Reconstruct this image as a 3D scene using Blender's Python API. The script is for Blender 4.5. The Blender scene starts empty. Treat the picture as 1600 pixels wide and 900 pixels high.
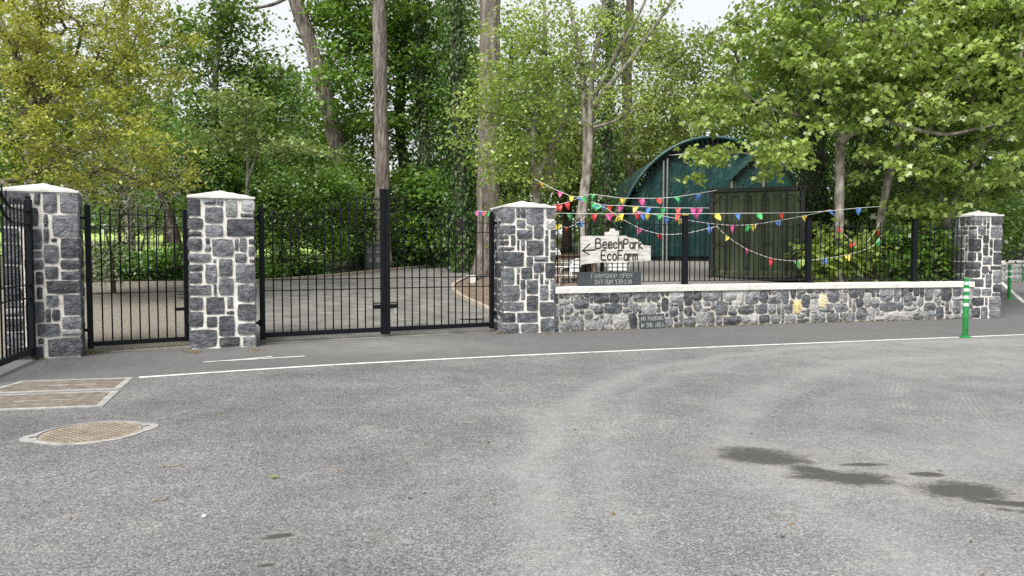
import bpy, bmesh, math, random
import numpy as np
from mathutils import Vector, Matrix, noise as mnoise

R = math.radians
PI = math.pi
scene = bpy.context.scene
C = scene.collection

# ------------------------------------------------------------------ camera
FPX = 1180.0                      # focal length in photo pixels (1600 wide)
PITCH = math.atan(52 / FPX)
CAMH = 1.5
cam_d = bpy.data.cameras.new('camera')
cam_d.sensor_width = 36
cam_d.lens = FPX / 1600 * 36
cam_d.clip_end = 2000
cam = bpy.data.objects.new('camera', cam_d)
cam.location = (0, 0, CAMH)
cam.rotation_euler = (PI / 2 - PITCH, 0, 0)
C.objects.link(cam)
scene.camera = cam

# ------------------------------------------------------------------ world, sun, exposure
SUN_EL, SUN_AZ = R(52), R(205)     # azimuth measured clockwise from +Y
world = bpy.data.worlds.new('World')
scene.world = world
world.use_nodes = True
wn = world.node_tree
wn.nodes.clear()
sky_n = wn.nodes.new('ShaderNodeTexSky')
sky_n.sky_type = 'NISHITA'
sky_n.sun_disc = False
sky_n.sun_elevation = SUN_EL
sky_n.sun_rotation = SUN_AZ
sky_n.air_density = 1.0
sky_n.dust_density = 4.0
mixn = wn.nodes.new('ShaderNodeMix')
mixn.data_type = 'RGBA'
mixn.inputs[0].default_value = 0.92           # even cloud cover over the sky
mixn.inputs[7].default_value = (6.6, 6.7, 6.85, 1)
bgn = wn.nodes.new('ShaderNodeBackground')
bgn.inputs[1].default_value = 0.05
won = wn.nodes.new('ShaderNodeOutputWorld')
wn.links.new(sky_n.outputs[0], mixn.inputs[6])
wn.links.new(mixn.outputs[2], bgn.inputs[0])
wn.links.new(bgn.outputs[0], won.inputs[0])

sun_d = bpy.data.lights.new('sun', 'SUN')
sun_d.energy = 2.1
sun_d.angle = R(32)
sun_d.color = (1.0, 0.96, 0.9)
sun = bpy.data.objects.new('sun', sun_d)
sd = Vector((math.sin(SUN_AZ) * math.cos(SUN_EL), math.cos(SUN_AZ) * math.cos(SUN_EL), math.sin(SUN_EL)))
sun.rotation_euler = (-sd).to_track_quat('-Z', 'Y').to_euler()
sun.location = sd * 60
C.objects.link(sun)

scene.view_settings.view_transform = 'Standard'
scene.view_settings.look = 'None'
scene.view_settings.gamma = 1
scene.view_settings.exposure = 1.58
scene.render.engine = 'CYCLES'
scene.cycles.use_denoising = False
scene.cycles.max_bounces = 8
scene.cycles.diffuse_bounces = 5
scene.cycles.transmission_bounces = 4
scene.cycles.transparent_max_bounces = 4

# ------------------------------------------------------------------ measuring helpers (photo pixel -> world point)
cp, sp = math.cos(PITCH), math.sin(PITCH)
def ray(px, py):
    a, b = (px - 800) / FPX, (450 - py) / FPX
    return Vector((a, cp + b * sp, -sp + b * cp))
def G(px, py, z=0.0):
    r = ray(px, py); t = (z - CAMH) / r.z
    return Vector((r.x * t, r.y * t, z))
def D(px, py, y):
    r = ray(px, py); t = y / r.y
    return Vector((r.x * t, y, CAMH + r.z * t))
def on_plane(px, py, p0, ang):
    """hit of the pixel's ray with the vertical plane through p0 that runs along ang -> (distance along, height)"""
    r = ray(px, py); n = Vector((-math.sin(ang), math.cos(ang), 0)); t0 = Vector((math.cos(ang), math.sin(ang), 0))
    p0 = Vector((p0[0], p0[1], 0)); t = n.dot(p0) / n.dot(Vector((r.x, r.y, 0)))
    h = Vector((r.x * t, r.y * t, 0))
    return (h - p0).dot(t0), CAMH + r.z * t

# ------------------------------------------------------------------ terrain
def clamp(v, a, b): return max(a, min(b, v))
def sstep(a, b, x):
    t = clamp((x - a) / (b - a), 0, 1); return t * t * (3 - 2 * t)
def W(x):                          # front face of the boundary wall, a gentle curve
    dx = clamp(x, -1, 12.5) - .83
    return 14.6 + .4088 * dx - .0106 * dx * dx
def Wang(x):
    return math.atan(.4088 - .0212 * (x - .83))
def F(x):                          # line of gates and wall
    if x < -.3: return 14.9 + .535 * (x + .3)
    if x > .7: return W(x) + .25
    t = (x + .3) / 1.0
    return 14.9 * (1 - t) + (W(.7) + .25) * t
def far_rise(v):
    return .05 * max(0, v - 26)
def bed_edge(y):
    return float(np.interp(y, [14, 16.5, 17.9, 19.1, 21, 23.9, 28, 34, 46, 90], [-.3, -.35, -.5, -.92, -1.5, -1.95, -1.6, -.6, 2, 8]))
def tz(x, y):
    v = max(0.0, y - F(x))
    drive = .045 * min(v, 26) + far_rise(v)
    yard = .42 + .13 * min(v, 3.3) + .036 * clamp(v - 3.3, 0, 14) + .01 * max(0, v - 17.3) + far_rise(v)
    e = bed_edge(y)
    s = sstep(e, e + 2.0 - 1.2 * sstep(17.5, 15.2, y), x)
    return drive * (1 - s) + max(yard, drive) * s
def zout(x, y):
    return .022 * max(0, y - 17.5) - .06 * sstep(-30, -60, y)

# ------------------------------------------------------------------ object helpers
def put(name, me, mat, parent=None, loc=(0, 0, 0), rot=(0, 0, 0)):
    o = bpy.data.objects.new(name, me)
    if mat is not None and len(me.materials) == 0: me.materials.append(mat)
    C.objects.link(o)
    o.location = loc; o.rotation_euler = rot
    if parent: o.parent = parent
    return o
def thing(name, label, cat, loc=(0, 0, 0), rz=0, group=None):
    o = bpy.data.objects.new(name, None); o.empty_display_size = .2
    C.objects.link(o)
    o.location = loc; o.rotation_euler = (0, 0, rz)
    tag(o, label, cat, group)
    return o
def tag(o, label, cat, group=None, kind=None):
    o['label'] = label; o['category'] = cat
    if group: o['group'] = group
    if kind: o['kind'] = kind
    return o
def struct(name, me, mat, parent=None):
    o = put(name, me, mat, parent)
    o['kind'] = 'structure'
    return o
def link_copy(o, name, loc, rot, parent):
    c = o.copy(); c.name = name; C.objects.link(c)
    c.location = loc; c.rotation_euler = rot; c.parent = parent
    return c

def npmesh(name, V, faces, smooth=False):
    """V (n,3); faces: list of index arrays (m,k)"""
    me = bpy.data.meshes.new(name)
    V = np.asarray(V, dtype=np.float32)
    me.vertices.add(len(V)); me.vertices.foreach_set('co', V.ravel())
    if not isinstance(faces, (list, tuple)): faces = [faces]
    faces = [np.asarray(f, dtype=np.int32) for f in faces if len(f)]
    li = np.concatenate([f.ravel() for f in faces])
    tot = np.concatenate([np.full(len(f), f.shape[1], dtype=np.int32) for f in faces])
    st = np.concatenate([[0], np.cumsum(tot)[:-1]]).astype(np.int32)
    me.loops.add(len(li)); me.loops.foreach_set('vertex_index', li)
    me.polygons.add(len(tot)); me.polygons.foreach_set('loop_start', st)
    if smooth: me.polygons.foreach_set('use_smooth', np.ones(len(tot), dtype=bool))
    me.update(calc_edges=True)
    return me

class MB:
    """collects simple solids into one mesh"""
    def __init__(s): s.v = []; s.f = []
    def add(s, vs, fs):
        n = len(s.v); s.v += [tuple(v) for v in vs]; s.f += [tuple(i + n for i in f) for f in fs]; return s
    def box(s, c, size, rz=0, bev=0):
        x, y, z = size[0] / 2, size[1] / 2, size[2] / 2
        ca, sa = math.cos(rz), math.sin(rz)
        vs = []
        if bev <= 0:
            pts = [(-x, -y), (x, -y), (x, y), (-x, y)]; lev = [(-z, 0), (z, 0)]
        else:
            b = bev
            pts = [(-x + b, -y), (x - b, -y), (x, -y + b), (x, y - b), (x - b, y), (-x + b, y), (-x, y - b), (-x, -y + b)]
            lev = [(-z, b), (-z + b, 0), (z - b, 0), (z, b)]
        for zz, ins in lev:
            for px, py in pts:
                kx = (x - ins) / x if x else 1; ky = (y - ins) / y if y else 1
                qx, qy = px * kx, py * ky
                vs.append((c[0] + qx * ca - qy * sa, c[1] + qx * sa + qy * ca, c[2] + zz))
        n = len(pts); L = len(lev)
        fs = [tuple(range(n))[::-1], tuple(range((L - 1) * n, L * n))]
        for l in range(L - 1):
            for i in range(n):
                j = (i + 1) % n
                fs.append((l * n + i, l * n + j, (l + 1) * n + j, (l + 1) * n + i))
        return s.add(vs, fs)
    def bar(s, a, b, w, h=None, up=(0, 0, 1)):
        """rectangular bar from a to b"""
        h = h or w
        a, b = Vector(a), Vector(b); d = (b - a).normalized(); u = Vector(up)
        if abs(d.dot(u)) > .98: u = Vector((0, 1, 0))
        r = d.cross(u).normalized(); u = r.cross(d)
        vs = [p + r * (i * w / 2) + u * (j * h / 2) for p in (a, b) for i, j in ((-1, -1), (1, -1), (1, 1), (-1, 1))]
        return s.add(vs, [(0, 1, 2, 3), (7, 6, 5, 4), (0, 4, 5, 1), (1, 5, 6, 2), (2, 6, 7, 3), (3, 7, 4, 0)])
    def tube(s, pts, rad, k=6, cap=True):
        V, Fq, Fc = tube_np(pts, rad, k)
        n = len(s.v)
        s.v += [tuple(v) for v in V]; s.f += [tuple(int(i) + n for i in f) for f in Fq]
        if cap: s.f += [tuple(int(i) + n for i in f) for f in Fc]
        return s
    def lathe(s, prof, k=16, c=(0, 0, 0)):
        vs = []; fs = []
        for r, z in prof:
            for i in range(k):
                a = 2 * PI * i / k; vs.append((c[0] + r * math.cos(a), c[1] + r * math.sin(a), c[2] + z))
        for l in range(len(prof) - 1):
            for i in range(k):
                j = (i + 1) % k; fs.append((l * k + i, l * k + j, (l + 1) * k + j, (l + 1) * k + i))
        fs.append(tuple(range(k))[::-1]); fs.append(tuple(range((len(prof) - 1) * k, len(prof) * k)))
        return s.add(vs, fs)
    def prism(s, poly, z0, z1):
        n = len(poly)
        vs = [(x, y, z0) for x, y in poly] + [(x, y, z1) for x, y in poly]
        fs = [tuple(range(n))[::-1], tuple(range(n, 2 * n))] + [(i, (i + 1) % n, n + (i + 1) % n, n + i) for i in range(n)]
        return s.add(vs, fs)
    def slab(s, poly, y0, y1):
        """polygon in the x-z plane, thickness along y (y0 nearer)"""
        n = len(poly)
        vs = [(x, y0, z) for x, z in poly] + [(x, y1, z) for x, z in poly]
        fs = [tuple(range(n)), tuple(range(n, 2 * n))[::-1]] + [(i, n + i, n + (i + 1) % n, (i + 1) % n) for i in range(n)]
        return s.add(vs, fs)
    def mesh(s, name, smooth=False):
        me = bpy.data.meshes.new(name); me.from_pydata(s.v, [], s.f)
        bm = bmesh.new(); bm.from_mesh(me); bmesh.ops.recalc_face_normals(bm, faces=bm.faces); bm.to_mesh(me); bm.free()
        if smooth:
            me.polygons.foreach_set('use_smooth', [True] * len(me.polygons))
        me.update(); return me
    def obj(s, name, mat, parent=None, loc=(0, 0, 0), rot=(0, 0, 0), smooth=False):
        return put(name, s.mesh(name, smooth), mat, parent, loc, rot)

def tube_np(pts, rad, k=6):
    P = np.asarray([tuple(p) for p in pts], float); n = len(P)
    rad = np.full(n, rad) if np.isscalar(rad) else np.asarray(rad, float)
    T = np.gradient(P, axis=0); T /= np.linalg.norm(T, axis=1, keepdims=True) + 1e-9
    ref = np.array([0, 0, 1.]) if abs(T[0, 2]) < .9 else np.array([1., 0, 0])
    A = np.cross(T, ref); A /= np.linalg.norm(A, axis=1, keepdims=True) + 1e-9
    B = np.cross(T, A)
    an = np.arange(k) / k * 2 * PI
    V = P[:, None] + rad[:, None, None] * (np.cos(an)[None, :, None] * A[:, None] + np.sin(an)[None, :, None] * B[:, None])
    i = np.arange(n - 1)[:, None] * k; j = np.arange(k)[None]; j2 = (j + 1) % k
    Fq = np.stack([i + j, i + j2, i + k + j2, i + k + j], -1).reshape(-1, 4)
    Fc = np.array([np.arange(k)[::-1], np.arange(k) + (n - 1) * k])
    return V.reshape(-1, 3), Fq, Fc

# ------------------------------------------------------------------ materials
def newmat(name):
    m = bpy.data.materials.new(name); m.use_nodes = True
    nt = m.node_tree; b = nt.nodes['Principled BSDF']
    return m, nt, b
def N(nt, typ, **kw):
    n = nt.nodes.new(typ)
    for k, v in kw.items(): setattr(n, k, v)
    return n
def col4(c): return (c[0], c[1], c[2], 1)
def ramp(nt, fac, stops):
    r = N(nt, 'ShaderNodeValToRGB'); el = r.color_ramp.elements
    while len(el) < len(stops): el.new(.5)
    for e, (p, c) in zip(el, stops): e.position = p; e.color = col4(c)
    nt.links.new(fac, r.inputs[0]); return r.outputs[0]
def mixc(nt, fac, a, b, mode='MIX'):
    n = N(nt, 'ShaderNodeMix', data_type='RGBA', blend_type=mode)
    for i, v in ((0, fac), (6, a), (7, b)):
        if isinstance(v, (int, float)): n.inputs[i].default_value = v
        elif isinstance(v, tuple): n.inputs[i].default_value = col4(v)
        else: nt.links.new(v, n.inputs[i])
    return n.outputs[2]
def M2(nt, op, a, b=None, c=None, cl=False):
    n = N(nt, 'ShaderNodeMath', operation=op); n.use_clamp = cl
    for i, v in enumerate((a, b, c)):
        if v is None: continue
        if isinstance(v, (int, float)): n.inputs[i].default_value = v
        else: nt.links.new(v, n.inputs[i])
    return n.outputs[0]
def coords(nt, world=False, rnd=False):
    if world:
        return N(nt, 'ShaderNodeNewGeometry').outputs['Position']
    c = N(nt, 'ShaderNodeTexCoord').outputs['Object']
    if rnd:
        oi = N(nt, 'ShaderNodeObjectInfo')
        v = N(nt, 'ShaderNodeVectorMath', operation='SCALE'); v.inputs[0].default_value = (37, 91, 53)
        nt.links.new(oi.outputs['Random'], v.inputs['Scale'])
        a = N(nt, 'ShaderNodeVectorMath', operation='ADD'); nt.links.new(c, a.inputs[0]); nt.links.new(v.outputs[0], a.inputs[1])
        return a.outputs[0]
    return c
def noise(nt, co, scale, detail=4, rough=.55, dist=0):
    n = N(nt, 'ShaderNodeTexNoise'); n.inputs['Scale'].default_value = scale
    n.inputs['Detail'].default_value = detail; n.inputs['Roughness'].default_value = rough; n.inputs['Distortion'].default_value = dist
    nt.links.new(co, n.inputs['Vector']); return n.outputs['Fac']
def mapping(nt, co, scale):
    m = N(nt, 'ShaderNodeMapping'); m.inputs['Scale'].default_value = scale; nt.links.new(co, m.inputs[0]); return m.outputs[0]
def bump(nt, b, h, strength, dist=.02):
    n = N(nt, 'ShaderNodeBump'); n.inputs['Strength'].default_value = strength; n.inputs['Distance'].default_value = dist
    nt.links.new(h, n.inputs['Height']); nt.links.new(n.outputs[0], b.inputs['Normal'])
def simple(name, stops, scale=4, rough=.7, bmp=0, bscale=None, metal=0, world=False, rnd=False, detail=5, stretch=None, bdist=.01):
    m, nt, b = newmat(name)
    co = coords(nt, world, rnd)
    if stretch: co = mapping(nt, co, stretch)
    f = noise(nt, co, scale, detail)
    nt.links.new(ramp(nt, f, stops), b.inputs['Base Color'])
    b.inputs['Roughness'].default_value = rough; b.inputs['Metallic'].default_value = metal
    if bmp: bump(nt, b, noise(nt, co, bscale or scale * 3, 6, .65), bmp, bdist)
    return m

def leafmat(name, stops, trans=.35, gloss=.06, nscale=.35):
    m = bpy.data.materials.new(name); m.use_nodes = True
    nt = m.node_tree; nt.nodes.clear()
    geo = N(nt, 'ShaderNodeNewGeometry')
    co = geo.outputs['Position']
    big = noise(nt, co, nscale, 3)
    f = M2(nt, 'ADD', M2(nt, 'MULTIPLY', geo.outputs['Random Per Island'], .62), M2(nt, 'MULTIPLY', M2(nt, 'SUBTRACT', big, .5), 1.1), cl=False)
    f = M2(nt, 'ADD', f, .19, cl=True)
    c = ramp(nt, f, stops)
    d = N(nt, 'ShaderNodeBsdfDiffuse'); t = N(nt, 'ShaderNodeBsdfTranslucent'); g = N(nt, 'ShaderNodeBsdfGlossy')
    g.inputs['Roughness'].default_value = .42
    nt.links.new(c, d.inputs[0])
    nt.links.new(mixc(nt, .45, c, (.30, .42, .03)), t.inputs[0])
    m1 = N(nt, 'ShaderNodeMixShader'); m1.inputs[0].default_value = trans
    nt.links.new(d.outputs[0], m1.inputs[1]); nt.links.new(t.outputs[0], m1.inputs[2])
    m2 = N(nt, 'ShaderNodeMixShader'); m2.inputs[0].default_value = gloss
    nt.links.new(m1.outputs[0], m2.inputs[1]); nt.links.new(g.outputs[0], m2.inputs[2])
    o = N(nt, 'ShaderNodeOutputMaterial'); nt.links.new(m2.outputs[0], o.inputs[0])
    return m

# asphalt of the forecourt: pale weathered chippings, dust, wheel arcs, damp patches
def asphalt_mat():
    m, nt, b = newmat('asphalt')
    co = coords(nt, True)
    sep = N(nt, 'ShaderNodeSeparateXYZ'); nt.links.new(co, sep.inputs[0])
    X, Y = sep.outputs[0], sep.outputs[1]
    nb = noise(nt, co, .22, 4, .6); nm = noise(nt, co, 1.3, 6, .65); nf = noise(nt, co, 9, 6, .7)
    vor = N(nt, 'ShaderNodeTexVoronoi'); vor.inputs['Scale'].default_value = 105; nt.links.new(co, vor.inputs['Vector'])
    vc = N(nt, 'ShaderNodeSeparateColor'); nt.links.new(vor.outputs['Color'], vc.inputs[0])
    tone = M2(nt, 'ADD', M2(nt, 'MULTIPLY', nb, .5), M2(nt, 'ADD', M2(nt, 'MULTIPLY', nm, .35), M2(nt, 'MULTIPLY', nf, .2)))
    base = ramp(nt, tone, [(.36, (.080, .081, .084)), (.53, (.138, .139, .142)), (.68, (.208, .208, .206))])
    # chippings
    chip = ramp(nt, vc.outputs[0], [(0, (.20, .20, .21)), (.3, (.7, .7, .7)), (.7, (1.15, 1.15, 1.14)), (1, (2.2, 2.18, 2.15))])
    c = mixc(nt, .8, base, chip, 'MULTIPLY')
    wob = M2(nt, 'MULTIPLY', M2(nt, 'SUBTRACT', noise(nt, co, .8, 3), .5), .9)
    def arc(cx, cy, rad, wid, lo=None):
        dx = M2(nt, 'SUBTRACT', X, cx); dy = M2(nt, 'SUBTRACT', Y, cy)
        r = M2(nt, 'SQRT', M2(nt, 'ADD', M2(nt, 'MULTIPLY', dx, dx), M2(nt, 'MULTIPLY', dy, dy)))
        q = M2(nt, 'DIVIDE', M2(nt, 'SUBTRACT', M2(nt, 'ADD', r, wob), rad), wid)
        g = M2(nt, 'EXPONENT', M2(nt, 'MULTIPLY', M2(nt, 'MULTIPLY', q, q), -1))
        return M2(nt, 'MULTIPLY', g, M2(nt, 'MULTIPLY', nf, 1.5), cl=True)
    dust = (.285, .286, .286)
    for a, k in ((arc(8.5, 4.7, 8.35, .2), .5), (arc(8.5, 4.7, 7.85, .14), .26), (arc(8.5, 4.7, 6.75, .22), .34), (arc(9.2, 3.0, 4.3, .5), .36), (arc(7.6, 1.0, 6.2, .3), .26), (arc(4, -8, 13.5, 1.0), .16)):
        c = mixc(nt, M2(nt, 'MULTIPLY', a, k), c, dust)
    # general paling towards the right of the yard where it is more worn
    wear = M2(nt, 'MULTIPLY', M2(nt, 'ADD', M2(nt, 'MULTIPLY', X, .13), .12, cl=True), M2(nt, 'ADD', nm, .1))
    c = mixc(nt, M2(nt, 'MULTIPLY', wear, .55, cl=True), c, (.265, .268, .27))
    # small pale scuffs and ochre dust
    sc_ = ramp(nt, noise(nt, mapping(nt, co, (.7, 1.8, 1)), 2.6, 6, .66), [(.62, (0, 0, 0)), (.72, (1, 1, 1))])
    c = mixc(nt, M2(nt, 'MULTIPLY', sc_, .36), c, (.36, .325, .26))
    # dark spots
    ds = ramp(nt, noise(nt, co, 3.3, 3, .5), [(.70, (0, 0, 0)), (.76, (1, 1, 1))])
    c = mixc(nt, M2(nt, 'MULTIPLY', ds, .45), c, (.06, .06, .062))
    # smoother, darker tarmac of the footway between the painted line and the wall
    lp = [G(*p) for p in ((217, 590), (500, 571), (800, 556), (1100, 543), (1400, 531), (1600, 523))]
    k2, k1, k0 = np.polyfit([p.x for p in lp], [p.y for p in lp], 2)
    side = M2(nt, 'SUBTRACT', Y, M2(nt, 'ADD', M2(nt, 'MULTIPLY', M2(nt, 'ADD', M2(nt, 'MULTIPLY', X, float(k2)), float(k1)), X), float(k0)))
    fm = ramp(nt, M2(nt, 'ADD', side, .5), [(.45, (0, 0, 0)), (.55, (1, 1, 1))])
    fw = mixc(nt, nf, (.066, .067, .07), (.125, .125, .127))
    c = mixc(nt, M2(nt, 'MULTIPLY', fm, .72), c, fw)
    gp_ = G(610, 540); dx_ = M2(nt, 'MULTIPLY', M2(nt, 'SUBTRACT', X, gp_.x), .55); dy_ = M2(nt, 'MULTIPLY', M2(nt, 'SUBTRACT', Y, gp_.y), .75)
    gd = M2(nt, 'EXPONENT', M2(nt, 'MULTIPLY', M2(nt, 'ADD', M2(nt, 'MULTIPLY', dx_, dx_), M2(nt, 'MULTIPLY', dy_, dy_)), -1))
    c = mixc(nt, M2(nt, 'MULTIPLY', M2(nt, 'MULTIPLY', gd, nm), .75, cl=True), c, (.26, .256, .243))
    # damp patches (world positions) with ragged edges
    rag = M2(nt, 'ADD', M2(nt, 'MULTIPLY', M2(nt, 'SUBTRACT', noise(nt, mapping(nt, co, (1, 1.2, 1)), 3.2, 8, .72), .5), 2.1),
             M2(nt, 'MULTIPLY', M2(nt, 'SUBTRACT', noise(nt, mapping(nt, co, (1, 2.6, 1)), 17, 8, .8), .5), 2.2))
    def blob(px, py, rx, ry, ang):
        g = G(px, py)
        dx = M2(nt, 'SUBTRACT', X, g.x); dy = M2(nt, 'SUBTRACT', Y, g.y)
        u = M2(nt, 'ADD', M2(nt, 'MULTIPLY', dx, math.cos(ang) / rx), M2(nt, 'MULTIPLY', dy, math.sin(ang) / rx))
        v = M2(nt, 'ADD', M2(nt, 'MULTIPLY', dx, -math.sin(ang) / ry), M2(nt, 'MULTIPLY', dy, math.cos(ang) / ry))
        r = M2(nt, 'SQRT', M2(nt, 'ADD', M2(nt, 'MULTIPLY', u, u), M2(nt, 'MULTIPLY', v, v)))
        return M2(nt, 'SUBTRACT', 1.14, M2(nt, 'ADD', r, rag))
    def ring(pa, pb, pc):
        (ax, ay), (bx, by), (cx, cy) = [tuple(G(*p))[:2] for p in (pa, pb, pc)]
        d = 2 * (ax * (by - cy) + bx * (cy - ay) + cx * (ay - by))
        ux = ((ax ** 2 + ay ** 2) * (by - cy) + (bx ** 2 + by ** 2) * (cy - ay) + (cx ** 2 + cy ** 2) * (ay - by)) / d
        uy = ((ax ** 2 + ay ** 2) * (cx - bx) + (bx ** 2 + by ** 2) * (ax - cx) + (cx ** 2 + cy ** 2) * (bx - ax)) / d
        return ux, uy, math.hypot(ax - ux, ay - uy), min(ay, by, cy), max(ay, by, cy), min(ax, bx, cx), max(ax, bx, cx)
    def track(pa, pb, pc, w, ribs):
        ux, uy, r0, y0, y1, x0, x1 = ring(pa, pb, pc)
        dx = M2(nt, 'SUBTRACT', X, ux); dy = M2(nt, 'SUBTRACT', Y, uy)
        r = M2(nt, 'SUBTRACT', M2(nt, 'SQRT', M2(nt, 'ADD', M2(nt, 'MULTIPLY', dx, dx), M2(nt, 'MULTIPLY', dy, dy))), r0)
        q = M2(nt, 'DIVIDE', r, w)
        g_ = M2(nt, 'EXPONENT', M2(nt, 'MULTIPLY', M2(nt, 'POWER', M2(nt, 'ABSOLUTE', q), 4), -1))
        for v_, lo, hi in ((Y, y0, y1), (X, x0 - .1, x1 + .1)):
            mr = N(nt, 'ShaderNodeMapRange', interpolation_type='SMOOTHSTEP'); mr.inputs[1].default_value = lo - .15; mr.inputs[2].default_value = lo + .15; nt.links.new(v_, mr.inputs[0])
            mh_ = N(nt, 'ShaderNodeMapRange', interpolation_type='SMOOTHSTEP'); mh_.inputs[1].default_value = hi + .2; mh_.inputs[2].default_value = hi - .3; nt.links.new(v_, mh_.inputs[0])
            g_ = M2(nt, 'MULTIPLY', g_, M2(nt, 'MULTIPLY', mr.outputs[0], mh_.outputs[0]))
        if ribs: g_ = M2(nt, 'MULTIPLY', g_, M2(nt, 'ADD', M2(nt, 'MULTIPLY', M2(nt, 'SINE', M2(nt, 'MULTIPLY', r, ribs)), .5), .5))
        return g_
    def tracks(c):
        for a in (((1408, 600), (1416, 650), (1482, 705)), ((1500, 610), (1478, 640), (1480, 672)), ((1506, 590), (1528, 640), (1580, 690))):
            c = mixc(nt, M2(nt, 'MULTIPLY', track(*a, .11, 120), M2(nt, 'MULTIPLY', ramp(nt, nm, [(.40, (0, 0, 0)), (.66, (1, 1, 1))]), .24), cl=True), c, (.40, .395, .385))
        tr = track((1198, 668), (1228, 638), (1330, 600), .12, 0)
        sp2 = ramp(nt, noise(nt, mapping(nt, co, (1, 2.2, 1)), 16, 4, .7), [(.5, (0, 0, 0)), (.6, (1, 1, 1))])
        return mixc(nt, M2(nt, 'MULTIPLY', M2(nt, 'MULTIPLY', tr, sp2), .7), c, (.06, .057, .055))
    wet = None
    for a in ((1192, 713, .34, .26, -.25), (1265, 733, .16, .1, -.5), (1322, 746, .34, .17, -.1), (1500, 767, .3, .21, -.15),
              (1570, 786, .3, .07, -.35), (1655, 805, .35, .06, -.35), (1450, 741, .12, .06, 0), (1345, 726, .2, .05, 0),
              (436, 838, .09, .04, .35), (417, 883, .06, .03, .4)):
        q = blob(*a)
        wet = q if wet is None else M2(nt, 'MAXIMUM', wet, q)
    wetm = ramp(nt, wet, [(0, (0, 0, 0)), (.5, (1, 1, 1))])
    halo = ramp(nt, M2(nt, 'ADD', wet, .75, cl=True), [(.1, (0, 0, 0)), (.75, (1, 1, 1))])
    c = mixc(nt, M2(nt, 'MULTIPLY', halo, .3), c, (.25, .237, .208))
    c = mixc(nt, M2(nt, 'MULTIPLY', wetm, .85), c, (.034, .033, .033))
    c = tracks(c)
    nt.links.new(c, b.inputs['Base Color'])
    b.inputs['Roughness'].default_value = .86
    b.inputs['Specular IOR Level'].default_value = .25
    h = M2(nt, 'ADD', M2(nt, 'MULTIPLY', vor.outputs['Distance'], -1), M2(nt, 'MULTIPLY', noise(nt, co, 40, 4), .8))
    bump(nt, b, h, .55, .006)
    return m

MAT = {}
MAT['asphalt'] = asphalt_mat()
MAT['drive'] = simple('drive_tarmac', [(.3, (.088, .085, .079)), (.5, (.135, .131, .122)), (.7, (.20, .194, .182))], 2.2, .9, .4, 60, world=True)
MAT['gravel'] = simple('gravel', [(.3, (.08, .072, .06)), (.5, (.17, .155, .13)), (.7, (.30, .275, .24))], 26, .95, .8, 40, world=True, bdist=.03)
MAT['gravel_yard'] = simple('yard_gravel', [(.3, (.10, .095, .09)), (.5, (.19, .18, .17)), (.7, (.30, .28, .265))], 22, .95, .8, 40, world=True, bdist=.03)
MAT['mulch'] = simple('leaf_mulch', [(.3, (.035, .026, .019)), (.47, (.12, .085, .06)), (.6, (.30, .235, .18)), (.72, (.10, .075, .045))], 22, .95, 1, 30, world=True, bdist=.05)
MAT['soil'] = simple('woodland_soil', [(.35, (.03, .028, .018)), (.55, (.055, .07, .022)), (.7, (.09, .12, .035))], 2.5, .95, .8, 12, world=True, bdist=.05)
MAT['lawn'] = simple('lawn', [(.35, (.22, .34, .07)), (.6, (.36, .47, .12))], 3, .95, .5, 30, world=True)
MAT['kerb'] = simple('kerb_concrete', [(.3, (.25, .21, .17)), (.7, (.40, .35, .29))], 6, .9, .4, 40, world=True)
MAT['paint'] = simple('road_paint', [(.30, (.22, .22, .21)), (.40, (.50, .50, .475)), (.7, (.64, .64, .61))], 7, .7, .2, 60, world=True)

def stone_mat(name, stops, vein=.5):
    m, nt, b = newmat(name)
    co = coords(nt, False, True)
    oi = N(nt, 'ShaderNodeObjectInfo')
    n1 = noise(nt, co, 7, 8, .7, .6)
    f = M2(nt, 'ADD', M2(nt, 'MULTIPLY', n1, .85), M2(nt, 'MULTIPLY', oi.outputs['Random'], .27))
    c = ramp(nt, f, stops)
    v1 = noise(nt, mapping(nt, co, (1, 1, 1.7)), 9, 8, .75, 1.2)
    vm = ramp(nt, v1, [(.585, (0, 0, 0)), (.66, (1, 1, 1))])
    c = mixc(nt, M2(nt, 'MULTIPLY', vm, vein), c, (.40, .41, .43))
    sp_ = ramp(nt, noise(nt, co, 60, 3, .6), [(.62, (0, 0, 0)), (.72, (1, 1, 1))])
    c = mixc(nt, M2(nt, 'MULTIPLY', sp_, .25), c, (.5, .5, .5))
    nt.links.new(c, b.inputs['Base Color']); b.inputs['Roughness'].default_value = .72
    h = M2(nt, 'ADD', noise(nt, mapping(nt, co, (1, 1, 1.6)), 6, 8, .62, .8), M2(nt, 'MULTIPLY', noise(nt, co, 30, 5), .25))
    bump(nt, b, h, 1.0, .075)
    return m
MAT['stone'] = stone_mat('dark_limestone', [(.30, (.013, .0145, .018)), (.46, (.047, .051, .059)), (.60, (.10, .107, .12)), (.76, (.23, .24, .26))], .66)
MAT['stone_wall'] = stone_mat('wall_limestone', [(.30, (.018, .020, .0245)), (.46, (.062, .067, .077)), (.60, (.13, .137, .15)), (.76, (.30, .31, .325))], .8)
MAT['stone_pale'] = stone_mat('pale_limestone', [(.30, (.16, .165, .17)), (.50, (.27, .275, .28)), (.7, (.42, .42, .42))], .6)
MAT['stone_yellow'] = stone_mat('yellow_sandstone', [(.30, (.50, .38, .15)), (.50, (.66, .53, .26)), (.7, (.74, .66, .44))], .3)
MAT['mortar'] = simple('mortar', [(.25, (.42, .395, .335)), (.42, (.66, .64, .585)), (.65, (.78, .77, .735))], 9, .95, .9, 45, world=True, bdist=.02)
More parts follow.
